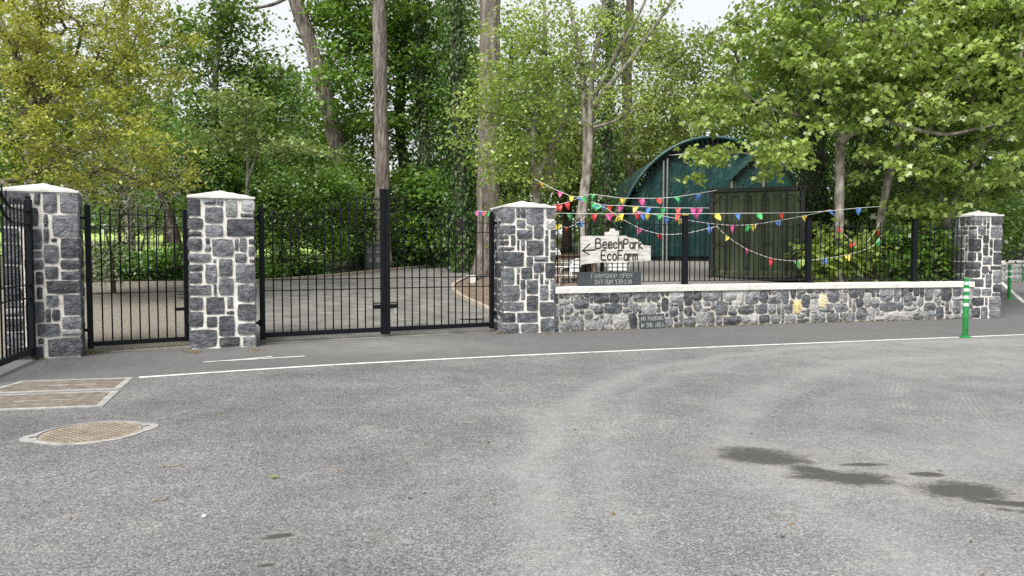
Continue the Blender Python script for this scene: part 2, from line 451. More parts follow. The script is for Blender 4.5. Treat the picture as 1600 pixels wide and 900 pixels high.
MAT['mortar_wall'] = simple('wall_mortar', [(.25, (.24, .225, .19)), (.40, (.46, .435, .37)), (.56, (.62, .60, .54)), (.75, (.72, .71, .68))], 8, .95, 1, 35, world=True, bdist=.03)
MAT['cap'] = simple('cap_concrete', [(.25, (.42, .415, .40)), (.5, (.60, .595, .575)), (.75, (.70, .695, .68))], 5, .85, .3, 60, world=True, bdist=.006)
MAT['coping'] = simple('coping_render', [(.22, (.36, .35, .31)), (.40, (.58, .575, .54)), (.7, (.69, .685, .655))], 4.5, .85, .4, 40, world=True, bdist=.01)
MAT['iron'] = simple('black_paint', [(.3, (.003, .0038, .0055)), (.7, (.006, .007, .010))], 12, .5, .05, 90)
MAT['iron_dull'] = simple('black_paint_dull', [(.3, (.004, .005, .006)), (.7, (.010, .011, .013))], 12, .6, .05, 90)
for k_ in ('iron', 'iron_dull'): MAT[k_].node_tree.nodes['Principled BSDF'].inputs['Specular IOR Level'].default_value = .2
MAT['steel'] = simple('dull_steel', [(.3, (.35, .35, .34)), (.7, (.55, .55, .53))], 8, .45, .1, 60, metal=.6)
MAT['bark_pine'] = simple('pine_bark', [(.28, (.05, .042, .036)), (.48, (.16, .137, .118)), (.68, (.31, .275, .245))], 5, .95, 1, 9, world=True, stretch=(2.2, 2.2, .35), bdist=.09)
MAT['bark_dark'] = simple('dark_bark', [(.28, (.018, .014, .011)), (.5, (.065, .05, .04)), (.7, (.13, .105, .085))], 5, .95, 1, 9, world=True, stretch=(2.2, 2.2, .4), bdist=.08)
MAT['bark_smooth'] = simple('smooth_grey_bark', [(.3, (.075, .067, .052)), (.45, (.19, .172, .142)), (.6, (.30, .28, .245)), (.72, (.42, .40, .36))], 7, .9, .8, 20, world=True, stretch=(1.4, 1.4, .6), bdist=.02)
MAT['bark_twig'] = simple('twig_bark', [(.3, (.07, .058, .042)), (.7, (.19, .165, .13))], 6, .9, .3, 30, world=True)
MAT['lf_gold'] = leafmat('gold_green_leaf', [(.1, (.175, .21, .032)), (.4, (.37, .40, .065)), (.7, (.54, .535, .11)), (.95, (.68, .61, .21))], .5)
MAT['lf_mid'] = leafmat('mid_green_leaf', [(.1, (.032, .080, .018)), (.45, (.085, .178, .036)), (.75, (.150, .27, .055)), (1, (.24, .36, .09))], .4)
MAT['lf_vivid'] = leafmat('vivid_green_leaf', [(.1, (.048, .118, .022)), (.45, (.11, .235, .038)), (.75, (.19, .345, .06)), (1, (.30, .45, .11))], .42)
MAT['lf_lime'] = leafmat('lime_green_leaf', [(.1, (.13, .205, .042)), (.4, (.25, .355, .072)), (.75, (.40, .51, .125)), (1, (.57, .64, .22))], .48)
MAT['lf_olive'] = leafmat('olive_leaf', [(.1, (0.058, 0.078, 0.019)), (.45, (0.130, 0.169, 0.039)), (.8, (0.221, 0.260, 0.072)), (1, (0.312, 0.325, 0.117))], .35)
MAT['lf_dark'] = leafmat('dark_ivy_leaf', [(.1, (.018, .044, .012)), (.5, (.042, .095, .024)), (.85, (.080, .155, .036)), (1, (.12, .21, .055))], .25, .03)
MAT['lf_pale'] = leafmat('pale_unfolding_leaf', [(.1, (0.120, 0.175, 0.049)), (.5, (0.240, 0.325, 0.105)), (1, (0.408, 0.475, 0.210))], .35)
MAT['lf_grass'] = leafmat('verge_plant_leaf', [(.1, (.025, .075, .010)), (.5, (.055, .15, .02)), (1, (.10, .23, .035))], .35)
MAT['blossom'] = leafmat('white_blossom', [(0, (.55, .56, .50)), (1, (.8, .8, .76))], .3, .03)

# ================================================================== STRUCTURE
random.seed(11); rng = np.random.default_rng(11)
# horizon sheet
g = MB(); g.add([(-900, -900, -.35), (900, -900, -.35), (900, 900, -.35), (-900, 900, -.35)], [(0, 1, 2, 3)])
struct('ground', g.mesh('ground'), MAT['soil'])
# forecourt and road
xs = np.concatenate([np.linspace(-60, -12, 9), np.linspace(-10, 16, 27), np.linspace(18, 70, 14)])
ys = np.concatenate([np.linspace(-60, -4, 8), np.linspace(-2, 30, 33), np.linspace(33, 70, 12)])
V = [(x, y, zout(x, y)) for y in ys for x in xs]
nx = len(xs); Fq = [(j * nx + i, j * nx + i + 1, (j + 1) * nx + i + 1, (j + 1) * nx + i) for j in range(len(ys) - 1) for i in range(nx - 1)]
struct('forecourt_asphalt', npmesh('forecourt_asphalt', V, np.array(Fq)), MAT['asphalt'])
# inner terrain: rises behind gates and wall
def xb(y): return 11.05 + .52 * max(0, y - 17.3)
rows = [0, .15, .3, .6, 1, 1.5, 2, 2.6, 3.3, 4, 5, 6, 7.2, 8.5, 10, 12, 14, 16, 18, 20, 22.5, 25, 28, 32, 37, 43, 50, 58, 70, 90]
us = np.concatenate([np.linspace(-60, -14, 14), np.linspace(-12, 11.0, 70)])
V = []
for v in rows:
    for u in us:
        k = v / 90.0
        x = u + (xb(F(11.0) + v) - 11.05) * sstep(2, 11, u) if u > 2 else u
        y = F(x if x < 11 else 11.0) + v
        z = tz(min(x, 30), y)
        V.append((x, y, z + .012 * sstep(0, .6, v) - .03 * sstep(.35, 0, v)))
nx = len(us)
Fq = [(j * nx + i, j * nx + i + 1, (j + 1) * nx + i + 1, (j + 1) * nx + i) for j in range(len(rows) - 1) for i in range(nx - 1)]
# retaining skirt on the right end
nv = len(V); sk = []
for j in range(len(rows)):
    x, y, z = V[j * nx + nx - 1]; V.append((x, y, -.3))
    if j: sk.append(((j - 1) * nx + nx - 1, nv + j - 1, nv + j, j * nx + nx - 1))
struct('woodland_ground', npmesh('woodland_ground', V, np.array(Fq + sk), True), MAT['soil'])

def sheet(name, left, right, mat, n=40, m=10, lift=.03, keys=None):
    """strip between two boundary polylines laid on the terrain"""
    def samp(pl, t):
        pl = np.array(pl, float); d = np.concatenate([[0], np.cumsum(np.linalg.norm(np.diff(pl, axis=0), axis=1))]); d /= d[-1]
        return np.interp(t, d, pl[:, 0]), np.interp(t, d, pl[:, 1])
    V = []
    for i in range(n + 1):
        a = samp(left, i / n); b = samp(right, i / n)
        for j in range(m + 1):
            s = j / m; x = a[0] * (1 - s) + b[0] * s; y = a[1] * (1 - s) + b[1] * s
            V.append((x, y, tz(x, y) + .003 + (lift - .003) * sstep(-.2, .8, y - F(x))))
    Fq = [(i * (m + 1) + j, i * (m + 1) + j + 1, (i + 1) * (m + 1) + j + 1, (i + 1) * (m + 1) + j) for i in range(n) for j in range(m)]
    return struct(name, npmesh(name, V, np.array(Fq), True), mat)
KERB = [(-13, 21.2), (-10.5, 22.4), (-8, 23.7), (-6.4, 26.8), (-5.2, 30), (-3.6, 34), (-2, 38.5), (-.6, 46), (1, 56)]
BEDK = [(-.32, 15.3), (-.36, 16.5), (-.5, 17.9), (-.92, 19.1), (-1.5, 21), (-1.95, 23.9), (-1.6, 28), (-.6, 34), (2, 46), (5, 56)]
sheet('driveway', [(-4.75, 12.28), (-5.6, 16), (-6.8, 20)] + KERB[2:], [(-.28, 14.70)] + BEDK, MAT['drive'], 60, 14, .03)
sheet('gravel_path', [(-16, 6.25), (-15, 14), (-13, 21.2)], [(-4.75, 12.28), (-5.6, 16), (-6.8, 20), (-8, 23.7)], MAT['gravel'], 30, 16, .045)
sheet('mulch_bed', BEDK[:7], [(.9, 15.2), (1.5, 17), (1.8, 20), (1.4, 23), (.6, 26), (-1.2, 28.5)], MAT['mulch'], 30, 10, .06)
sheet('gravel_yard', [(.95, 15.1), (1.6, 17), (1.9, 20), (1.7, 26), (2.2, 40)], [(10.6, 18.0), (11.5, 20), (13, 24), (15, 30), (18, 40)], MAT['gravel_yard'], 40, 20, .05)
sheet('lawn', [(-46, 34), (-40, 60), (-38, 84)], [(-9, 34), (-6, 60), (-4, 84)], MAT['lawn'], 20, 10, .06)
def kerb(name, pts, w=.12, h=.1):
    pl = np.array(pts, float); d = np.concatenate([[0], np.cumsum(np.linalg.norm(np.diff(pl, axis=0), axis=1))])
    n = int(d[-1] / .5); t = np.linspace(0, d[-1], n)
    # smooth the polyline a little
    X = np.interp(t, d, pl[:, 0]); Y = np.interp(t, d, pl[:, 1])
    for _ in range(4): X[1:-1] = (X[:-2] + X[1:-1] * 2 + X[2:]) / 4; Y[1:-1] = (Y[:-2] + Y[1:-1] * 2 + Y[2:]) / 4
    b = MB(); vs = []; fs = []
    for i in range(n):
        i0, i1 = max(0, i - 1), min(n - 1, i + 1)
        tx, ty = X[i1] - X[i0], Y[i1] - Y[i0]; l = math.hypot(tx, ty); nx_, ny_ = -ty / l, tx / l
        z = tz(X[i], Y[i]) + .03
        for s, zz in ((-1, -.1), (-1, h), (1, h), (1, -.1)): vs.append((X[i] + s * nx_ * w / 2, Y[i] + s * ny_ * w / 2, z + zz))
    for i in range(n - 1):
        for j in range(4): fs.append((i * 4 + j, i * 4 + (j + 1) % 4, i * 4 + 4 + (j + 1) % 4, i * 4 + 4 + j))
    fs += [(3, 2, 1, 0), (n * 4 - 4, n * 4 - 3, n * 4 - 2, n * 4 - 1)]
    b.add(vs, fs); return struct(name, b.mesh(name), MAT['kerb'])
kerb('driveway_kerb', KERB, .14, .1)
kerb('bed_kerb', BEDK[:7], .11, .09)

# painted line along the entrance and the arrow
def paint_line(name, pts, w, z=.004):
    pl = [G(*p) if isinstance(p, tuple) and p[0] > 20 else Vector(p) for p in pts]
    fine = []
    P = np.array([tuple(p)[:2] for p in pl]); d = np.concatenate([[0], np.cumsum(np.linalg.norm(np.diff(P, axis=0), axis=1))])
    t = np.linspace(0, d[-1], max(8, int(d[-1] / .35)))
    X = np.interp(t, d, P[:, 0]); Y = np.interp(t, d, P[:, 1])
    for _ in range(6): X[1:-1] = (X[:-2] + X[1:-1] * 2 + X[2:]) / 4; Y[1:-1] = (Y[:-2] + Y[1:-1] * 2 + Y[2:]) / 4
    V = []; Fq = []
    rr = random.Random(3)
    for i in range(len(t)):
        i0, i1 = max(0, i - 1), min(len(t) - 1, i + 1)
        tx, ty = X[i1] - X[i0], Y[i1] - Y[i0]; l = math.hypot(tx, ty)
        for s in (-1, 1):
            ww = w / 2 * (1 + rr.uniform(-.07, .07))
            V.append((X[i] - s * ty / l * ww, Y[i] + s * tx / l * ww, zout(X[i], Y[i]) + z))
        if i: Fq.append((2 * i - 2, 2 * i - 1, 2 * i + 1, 2 * i))
    return struct(name, npmesh(name, V, np.array(Fq)), MAT['paint'])
paint_line('painted_line', [(217, 590), (500, 571), (800, 556), (1100, 543), (1400, 531), (1600, 523), (1800, 516)], .11)
paint_line('painted_arrow_shaft', [(352, 564.2), (476, 556.8)], .075, .005)
paint_line('painted_arrow_barb', [(317, 566.5), (352, 564.4), (385, 562.0), (425, 557.6)], .07, .007)
paint_line('painted_line_road', [(1560, 450), (1600, 478), (1660, 500)], .12)
paint_line('painted_line_far', [(1545, 431), (1600, 417), (1640, 406)], .14)

# ================================================================== STONE PILLARS AND WALL
def rock_mesh(w, d, h, rr, rough=.012, rnd=.10):
    """rough-hewn block: 26 points, 48 triangles; -y is the show face"""
    vs = []; idx = {}
    for i in (-1, 0, 1):
        for j in (-1, 0, 1):
            for k in (-1, 0, 1):
                if i == j == k == 0: continue
                nz = abs(i) + abs(j) + abs(k)
                x, y, z = i * w / 2, j * d / 2, k * h / 2
                if nz == 3:
                    q = rnd * min(w, h)
                    x -= i * rr.uniform(.1, 1) * q; z -= k * rr.uniform(.1, 1) * q; y -= j * rr.uniform(.1, 1) * rough
                elif nz == 2:
                    x += rr.uniform(-1, 1) * rough * .7 * (3 if i == 0 else 1); y += rr.uniform(-.7, .5) * rough * (1 if j else 2); z += rr.uniform(-1, 1) * rough * .7 * (3 if k == 0 else 1)
                else:
                    a = rr.uniform(.4, 2.2) * rough
                    x += i * a * .8 + (0 if i else rr.uniform(-.16, .16) * w); y += j * a; z += k * a * .5 + (0 if k else rr.uniform(-.16, .16) * h)
                idx[(i, j, k)] = len(vs); vs.append((x, y, z))
    fs = []
    for ax in range(3):
        for s in (-1, 1):
            for a in (-1, 0):
                for b in (-1, 0):
                    def key(p, q):
                        t = [0, 0, 0]; t[ax] = s; o = [m for m in range(3) if m != ax]; t[o[0]] = p; t[o[1]] = q; return idx[tuple(t)]
                    quad = [key(a, b), key(a + 1, b), key(a + 1, b + 1), key(a, b + 1)]
                    if (s > 0) == (ax == 1): quad = quad[::-1]
                    # split toward the face centre so facets read as chisel breaks
                    c0 = quad.index(key(0, 0)); quad = quad[c0:] + quad[:c0]
                    fs += [(quad[0], quad[1], quad[2]), (quad[0], quad[2], quad[3])]
    me = bpy.data.meshes.new('stone'); me.from_pydata(vs, [], fs); me.update()
    return me

SIZES = [((3, 2), 6), ((3, 3), 6), ((2, 2), 3), ((4, 2), 4), ((2, 3), 3), ((4, 3), 4), ((1, 1), .15), ((2, 1), .7), ((1, 2), .25), ((3, 1), .6)]
def pack(nx_, nz_, rr, taken=None, sizes=SIZES):
    occ = [[False] * nx_ for _ in range(nz_)]; own = [[-1] * nx_ for _ in range(nz_)]
    if taken:
        for (i, j) in taken: occ[j][i] = True
    out = []
    for j in range(nz_):
        for i in range(nx_):
            if occ[j][i]: continue
            opts = []
            for (w, h), p in sizes:
                if i + w > nx_ or j + h > nz_: continue
                if any(occ[j + b][i + a] for a in range(w) for b in range(h)): continue
                if j > 0 and i + w < nx_ and own[j - 1][i + w - 1] != own[j - 1][i + w]: p *= .12
                if i > 0 and own[j][i - 1] >= 0 and out[own[j][i - 1]][1] + out[own[j][i - 1]][3] == j + h: p *= .5
                if i + w == nx_ - 1 and nx_ > 4: p *= .25
                if j + h == nz_ - 1: p *= .25
                opts.append(((w, h), p))
            if not opts: opts = [((1, 1), 1)]
            (w, h) = rr.choices([o[0] for o in opts], [o[1] for o in opts])[0]
            for a in range(w):
                for b in range(h): occ[j + b][i + a] = True; own[j + b][i + a] = len(out)
            out.append((i, j, w, h))
    return out

PH = 2.40
def pillar(label, corner, ang, w, seed, nxc):
    """corner: front-left base corner; ang: direction of the front face"""
    rr = random.Random(seed)
    root = thing('stone_gate_pillar', label, 'pillar', (corner[0], corner[1], 0), ang, 'dark stone gate pillars with white caps')
    cw = w / nxc; nz_ = 23; ch = PH / nz_
    zl = [0] + [(k + rr.uniform(-.2, .2)) * ch for k in range(1, nz_)] + [PH]
    xl = [0] + [(k + rr.uniform(-.2, .2)) * cw for k in range(1, nxc)] + [w]
    yl = [0] + [(k + rr.uniform(-.2, .2)) * cw for k in range(1, nxc)] + [w]
    gap = .017
    # mortar core, slightly uneven
    bm = bmesh.new(); bmesh.ops.create_cube(bm, size=1)
    bmesh.ops.subdivide_edges(bm, edges=bm.edges, cuts=9, use_grid_fill=True)
    for v in bm.verts:
        nn = mnoise.noise(Vector((v.co.x * 9 + seed, v.co.y * 9, v.co.z * 22)))
        k = w - .022 + nn * .016
        v.co = Vector((v.co.x * k + w / 2, v.co.y * k + w / 2, (v.co.z + .5) * (PH - .002)))
    me = bpy.data.meshes.new('mortar_core'); bm.to_mesh(me); bm.free()
    put('mortar_core', me, MAT['mortar'], root)
    left_t, right_t = [], []
    for (i, j, a, b) in pack(nxc, nz_, rr):
        x0, x1, z0, z1 = xl[i], xl[i + a], zl[j], zl[j + b]
        dep = .10; dc = 0
        if i == 0 or i + a == nxc:
            dc = rr.choice((1, 2, 2, 3)); dep = yl[dc] - gap
            for c in range(dc):
                for q in range(b): (left_t if i == 0 else right_t).append((c, j + q))
        sw, sh = x1 - x0 - 2 * gap * rr.uniform(.55, 1.55), z1 - z0 - 2 * gap * rr.uniform(.55, 1.55)
        xc = (x0 + x1) / 2
        if i == 0: sw += gap; xc = -.010 + sw / 2
        if i + a == nxc: sw += gap; xc = w + .010 - sw / 2
        pr = rr.uniform(0, .008)
        mt = MAT['stone_pale'] if rr.random() < .035 else MAT['stone']
        put('stone', rock_mesh(max(.03, sw), dep + pr, max(.03, sh), rr, .012, .055), mt, root, (xc, (dep - pr) / 2 - .004, (z0 + z1) / 2))
    for side, tk in ((0, left_t), (1, right_t)):
        for (i, j, a, b) in pack(nxc, nz_, rr, tk):
            y0, y1, z0, z1 = yl[i], yl[i + a], zl[j], zl[j + b]
            sw, sh = y1 - y0 - 2 * gap * rr.uniform(.55, 1.55), z1 - z0 - 2 * gap * rr.uniform(.55, 1.55)
            put('stone', rock_mesh(max(.03, sw), .10, max(.03, sh), rr, .012, .055), MAT['stone'], root,
                ((.046 if side == 0 else w - .046), (y0 + y1) / 2, (z0 + z1) / 2), (0, 0, -PI / 2 if side == 0 else PI / 2))
    # back face: plain rectangle of stones
    for (i, j, a, b) in pack(nxc, nz_, rr, sizes=[((4, 3), 4), ((3, 3), 3), ((4, 2), 2), ((2, 2), 1)]):
        x0, x1, z0, z1 = xl[i], xl[i + a], zl[j], zl[j + b]
        put('stone', rock_mesh(max(.03, x1 - x0 - .025), .07, max(.03, z1 - z0 - .025), rr, .009, .09), MAT['stone'], root, ((x0 + x1) / 2, w - .033, (z0 + z1) / 2), (0, 0, PI))
    # shallow pyramid cap
    o = .018; e = .035; hh = .125
    b_ = MB(); lo, hi = -o, w + o
    n = 6
    vs = []
    def capz(u, v_):
        return PH + e + hh * (1 - max(abs(u - .5), abs(v_ - .5)) * 2)
    for jj in range(n + 1):
        for ii in range(n + 1):
            u, v_ = ii / n, jj / n
            vs.append((lo + (hi - lo) * u + rr.uniform(-.003, .003), lo + (hi - lo) * v_ + rr.uniform(-.003, .003), capz(u, v_) + rr.uniform(-.002, .002)))
    fs = [(jj * (n + 1) + ii, jj * (n + 1) + ii + 1, (jj + 1) * (n + 1) + ii + 1, (jj + 1) * (n + 1) + ii) for jj in range(n) for ii in range(n)]
    ring = [ii for ii in range(n)] + [jj * (n + 1) + n for jj in range(n)] + [n * (n + 1) + n - ii for ii in range(n)] + [(n - jj) * (n + 1) for jj in range(n)]
    base = len(vs)
    for q in ring: x, y, z = vs[q]; vs.append((x, y, PH))
    for q in range(len(ring)): q2 = (q + 1) % len(ring); fs.append((ring[q], base + q, base + q2, ring[q2]))
    fs.append(tuple(base + q for q in range(len(ring))))
    b_.add(vs, fs); b_.obj('cap', MAT['cap'], root)
    return root

A1, A2, A3, A4 = R(26), R(21), R(15), R(6)
W1, W2, W3, W4 = .92, .98, 1.02, .70
c1r = G(127, 557.5); C1 = Vector((c1r.x - W1 * math.cos(A1), c1r.y - W1 * math.sin(A1), 0))
C2 = G(298, 546); C3 = G(787, 521.5); C4 = G(1519, 498.3)
def loc(corner, ang, u, v): return Vector((corner.x + u * math.cos(ang) - v * math.sin(ang), corner.y + u * math.sin(ang) + v * math.cos(ang), 0))
pillar('leftmost stone gate pillar with white pyramid cap behind the open gate leaf', C1, A1, W1, 117, 8)
pillar('stone gate pillar between the narrow footgate and the double gate', C2, A2, W2, 209, 9)
pillar('stone gate pillar between the double gate and the low wall', C3, A3, W3, 311, 9)
pillar('slim far right stone pillar ending the low wall near the green bollards', C4, A4, W4, 404, 7)

# low boundary wall on a curve
WX0 = loc(C3, A3, W3, 0).x + .0; WX1 = C4.x + .02
wall = thing('stone_boundary_wall', 'low curved rubble stone wall with white coping under the railings', 'wall', (WX0, W(WX0), 0))
off = Vector((WX0, W(WX0), 0))
xs_ = np.linspace(WX0, WX1, 400); ss = np.concatenate([[0], np.cumsum(np.hypot(np.diff(xs_), np.diff([W(x) for x in xs_])))])
WL = ss[-1]
def wall_pt(s, v=0.0):
    x = float(np.interp(s, ss, xs_)); a = Wang(x); return Vector((x - math.sin(a) * v, W(x) + math.cos(a) * v, 0)), a
WH = .745; WT = .46
def curved_block(name, y0, y1, z0, z1, mat, parent, n=90, wob=0, s0=0, s1=None, roundtop=0):
    s1 = s1 or WL; vs = []; fs = []
    prof = [(y0, z0), (y0, (z0 + z1) / 2), (y0, z1 - roundtop), (y0 + roundtop * .5, z1 - roundtop * .25), (y0 + roundtop * 1.2 + .001, z1), ((y0 + y1) / 2, z1 + .004), (y1, z1), (y1, z0)]
    m = len(prof)
    for i in range(n + 1):
        p, a = wall_pt(s0 + (s1 - s0) * i / n)
        for k, (v, z) in enumerate(prof):
            w_ = wob * mnoise.noise(Vector((i * .7, k * 2.3, 5))) if k < 5 else wob * .3 * mnoise.noise(Vector((i * .4, k, 2)))
            vs.append((p.x - math.sin(a) * (v - w_) - off.x, p.y + math.cos(a) * (v - w_) - off.y, z + (w_ * .8 if 0 <= k < 2 and z0 > 0 else w_ * .2 if z > .1 else 0)))
    for i in range(n):
        for k in range(m): fs.append((i * m + k, i * m + (k + 1) % m, (i + 1) * m + (k + 1) % m, (i + 1) * m + k))
    fs += [tuple(range(m))[::-1], tuple(range(n * m, n * m + m))]
    b = MB(); b.add(vs, fs); return b.obj(name, mat, parent)
curved_block('mortar_core', .018, WT, 0, WH + .02, MAT['mortar_wall'], wall, 110, .012)
curved_block('coping', -.028, WT + .03, WH + .005, WH + .125, MAT['coping'], wall, 160, .004, roundtop=.02)
rr = random.Random(77)
cell = .1075; nwx = int(WL / cell); nwz = 7; ch = WH / nwz
WS = [((2, 2), 5), ((3, 2), 4), ((2, 3), 3), ((3, 3), 3), ((4, 2), 1), ((2, 1), 3), ((3, 1), 2), ((1, 1), 2), ((1, 2), 1)]
xl = [(k + rr.uniform(-.22, .22)) * WL / nwx for k in range(nwx + 1)]; xl[0] = 0; xl[-1] = WL
yel = [on_plane(1240, 468, (7, 16.7), Wang(7))[0], on_plane(1286, 466, (7, 16.7), Wang(7))[0]]
s7 = float(np.interp(7, xs_, ss)); yi = [int((s7 + y) / (WL / nwx)) for y in yel]
taken = [(yi[0] + a, 2 + b) for a in (0, 1) for b in (0, 1, 2)] + [(yi[1] + a, 3 + b) for a in (0, 1) for b in (0, 1, 2)]
lay = [(i, j, a, b, 'stone') for (i, j, a, b) in pack(nwx, nwz, rr, taken, WS)] + [(yi[0], 2, 2, 3, 'stone_yellow'), (yi[1], 3, 2, 3, 'stone_yellow')]
for (i, j, a, b, mk) in lay:
    s0, s1 = xl[i], xl[i + a]
    zc = (j + b / 2) * ch + rr.uniform(-.01, .01)
    g_ = rr.uniform(.010, .042)
    sw, sh = max(.035, s1 - s0 - g_), max(.035, b * ch - rr.uniform(.010, .042))
    p, an = wall_pt((s0 + s1) / 2, .052 - rr.uniform(0, .008))
    zc = clamp(zc, sh / 2 + .004, WH - sh / 2)
    if mk == 'stone': mk = 'stone_pale' if rr.random() < .2 else 'stone_wall'
    put('stone', rock_mesh(sw, .10, sh, rr, .017, .15), MAT[mk], wall, (p.x - off.x, p.y - off.y, zc), (0, rr.uniform(-.07, .07), an))

# ================================================================== RAILINGS ON THE WALL
FV = .30
x_f0, x_f1 = WX0 + .02, WX1 - .42
fence = thing('iron_railing', 'black iron railing standing on the low stone wall', 'railing', (0, 0, 0))
z_c = WH + .125
s_a, s_b = .03, float(np.interp(WX1, xs_, ss)) + .02
def fpt(s): 
    p, a = wall_pt(clamp(s, 0, WL), FV)
    return p, a
def s_of_px(px):
    best = min(np.linspace(0, WL, 800), key=lambda s: abs(fpt(s)[0].x / fpt(s)[0].y * FPX / cp * 1.0 + 800 - px)); return float(best)
posts = [s_of_px(1070), s_of_px(1263), s_of_px(1428)]
def frail(name, z, h, w):
    pts = [fpt(s_a + (s_b - s_a) * i / 40) for i in range(41)]
    vs = []; fs = []
    for p, a in pts:
        for dv, dz in ((-w / 2, -h / 2), (-w / 2, h / 2), (w / 2, h / 2), (w / 2, -h / 2)):
            vs.append((p.x - math.sin(a) * dv, p.y + math.cos(a) * dv, z + dz))
    for i in range(40):
        for k in range(4): fs.append((i * 4 + k, i * 4 + (k + 1) % 4, i * 4 + 4 + (k + 1) % 4, i * 4 + 4 + k))
    fs += [(3, 2, 1, 0), (160, 161, 162, 163)]
    MB().add(vs, fs).obj(name, MAT['iron_dull'], fence)
frail('rail', 2.125, .012, .045); frail('rail', .945, .014, .045)
pm = MB(); pm.box((0, 0, .72), (.11, .11, 1.44), 0, .008); pm.box((0, 0, 1.45), (.13, .13, .02)); pm.box((0, 0, .006), (.2, .2, .012)); pm = pm.mesh('post')
for s in posts:
    p, a = fpt(s); put('post', pm, MAT['iron'], fence, (p.x, p.y, z_c - .002), (0, 0, a))
bmh = MB(); bmh.tube([(0, 0, 0), (0, 0, 1.29), (0, 0, 1.31)], [.0112, .0112, .004], 6); bmh = bmh.mesh('bar', True)
nb_ = int((s_b - s_a) / .122)
for k in range(nb_):
    s = s_a + .05 + k * .122
    if any(abs(s - q) < .075 for q in posts): continue
    p, a = fpt(s); put('bar', bmh, MAT['iron_dull'], fence, (p.x, p.y, .935))

# ================================================================== GATES
def gate_leaf(label, root_xy, ang, L, mirror=False, lock=None, inner_post=True):
    """double gate leaf: hinge at local x=0, meeting stile at x=L; stepped and swept rails"""
    root = thing('iron_gate_leaf', label, 'gate', (root_xy[0], root_xy[1], 0), ang, 'black iron driveway gate leaves')
    sx = -1 if mirror else 1
    m = MAT['iron']
    b = MB(); b.box((sx * .04, 0, 1.17), (.08, .08, 2.22), 0, .006); b.box((sx * .04, 0, 2.30), (.055, .055, .06)); b.obj('hinge_stile', m, root)
    b = MB(); b.box((sx * L / 2, 0, .14), (L - .01, .05, .08), 0, .004); b.obj('bottom_rail', m, root)
    if inner_post:
        b = MB(); b.box((sx * (L - .0405), 0, 1.36), (.08, .08, 2.62), 0, .005); b.box((sx * (L - .0415), 0, 2.675), (.082, .088, .015)); b.obj('meeting_stile', m, root)
    x0, x1 = .08, L - .08
    def flat(z, xa=x0, xb=x1):
        b = MB(); b.bar((sx * xa, 0, z), (sx * xb, 0, z), .042, .016); b.obj('rail', m, root)
    flat(1.075); flat(.89)
    xc0, xc1 = L * .32, L * .54                 # the sweep
    for zl_, zh in ((2.115, 2.305), (1.93, 2.13)):
        pts = [(x0, zl_), (xc0, zl_)] + [(xc0 + (xc1 - xc0) * t, zl_ + (zh - zl_) * (t ** 1.8)) for t in np.linspace(.1, 1, 9)] + [(x1, zh)]
        b = MB()
        vs = []; fs = []
        for (x, z) in pts:
            for dy, dz in ((-.02, -.006), (-.02, .006), (.02, .006), (.02, -.006)): vs.append((sx * x, dy, z + dz))
        for i in range(len(pts) - 1):
            for k in range(4): fs.append((i * 4 + k, i * 4 + (k + 1) % 4, i * 4 + 4 + (k + 1) % 4, i * 4 + 4 + k))
        fs += [(0, 1, 2, 3), tuple(len(pts) * 4 - 4 + k for k in range(4))]
        b.add(vs, fs).obj('rail', m, root)
    for z, fr in ((2.50, .24), (1.945, .29), (1.76, .22), (1.585, .155), (1.36, .10)):
        if z == 1.36: continue
        flat(z, L * (1 - fr) - .08, x1)
    nb = 13; dx = (x1 - x0) / (nb + 1)
    for k in range(1, nb + 1):
        x = x0 + dx * k; q = x / L
        top = 2.26 if q < .36 else 2.26 + .19 * clamp((q - .36) / .18, 0, 1)
        if q > .70: top = 2.54
        if q > .78: top = 2.63
        b = MB(); b.tube([(sx * x, 0, .175), (sx * x, 0, top - .02), (sx * x, 0, top)], [.0118, .0118, .004], 6); b.obj('bar', m, root, smooth=True)
    for z in (.35, 2.12):
        b = MB(); b.box((-sx * .03, 0, z), (.07, .05, .045)); b.tube([(-sx * .01, 0, z - .05), (-sx * .01, 0, z + .05)], .02, 8); b.obj('hinge', m, root)
    if lock:
        lx = L - .08
        b = MB(); b.box((sx * (lx - .06), -.03, .56), (.17, .05, .075), 0, .005); b.box((sx * (lx - .07), -.03, .625), (.15, .02, .02)); b.obj('lock_box', m, root)
    return root

gl = loc(C2, A2, W2, .46); gr = loc(C3, A3, 0, .5)
gl += Vector((.09, .02, 0)); gr += Vector((-.075, -.03, 0))
ga = math.atan2(gr.y - gl.y, gr.x - gl.x); GLn = (gr - gl).length
gate_leaf('left leaf of the closed black double gate with swept top rails', (gl.x, gl.y), ga, GLn / 2 - .003, False, True)
gright = gate_leaf('right leaf of the closed black double gate beside the wall pillar', (gr.x, gr.y), ga, GLn / 2 - .003, True, True)
# padlock hangs from the right leaf's bolt
mid = (gl + gr) / 2
pd = thing('padlock', 'small grey padlock hanging under the latch of the double gate', 'padlock', (mid.x + .2 * math.cos(ga), mid.y + .2 * math.sin(ga) - .07, .455), ga)
MB().box((0, 0, .0), (.06, .03, .055), 0, .006).obj('body', MAT['steel'], pd)
MB().tube([(-.018, 0, .02), (-.018, 0, .055), (-.009, 0, .07), (.009, 0, .07), (.018, 0, .055), (.018, 0, .02)], .005, 6).obj('shackle', MAT['steel'], pd)

# open leaf in front of the leftmost pillar
ho = Vector((-6.86, 10.80, 0)); oa = math.atan2(9.7 - 10.8, -6.58 + 6.93)
gate_leaf('open black gate leaf at the left edge swung toward the road', (ho.x, ho.y - .03), oa, 2.28)

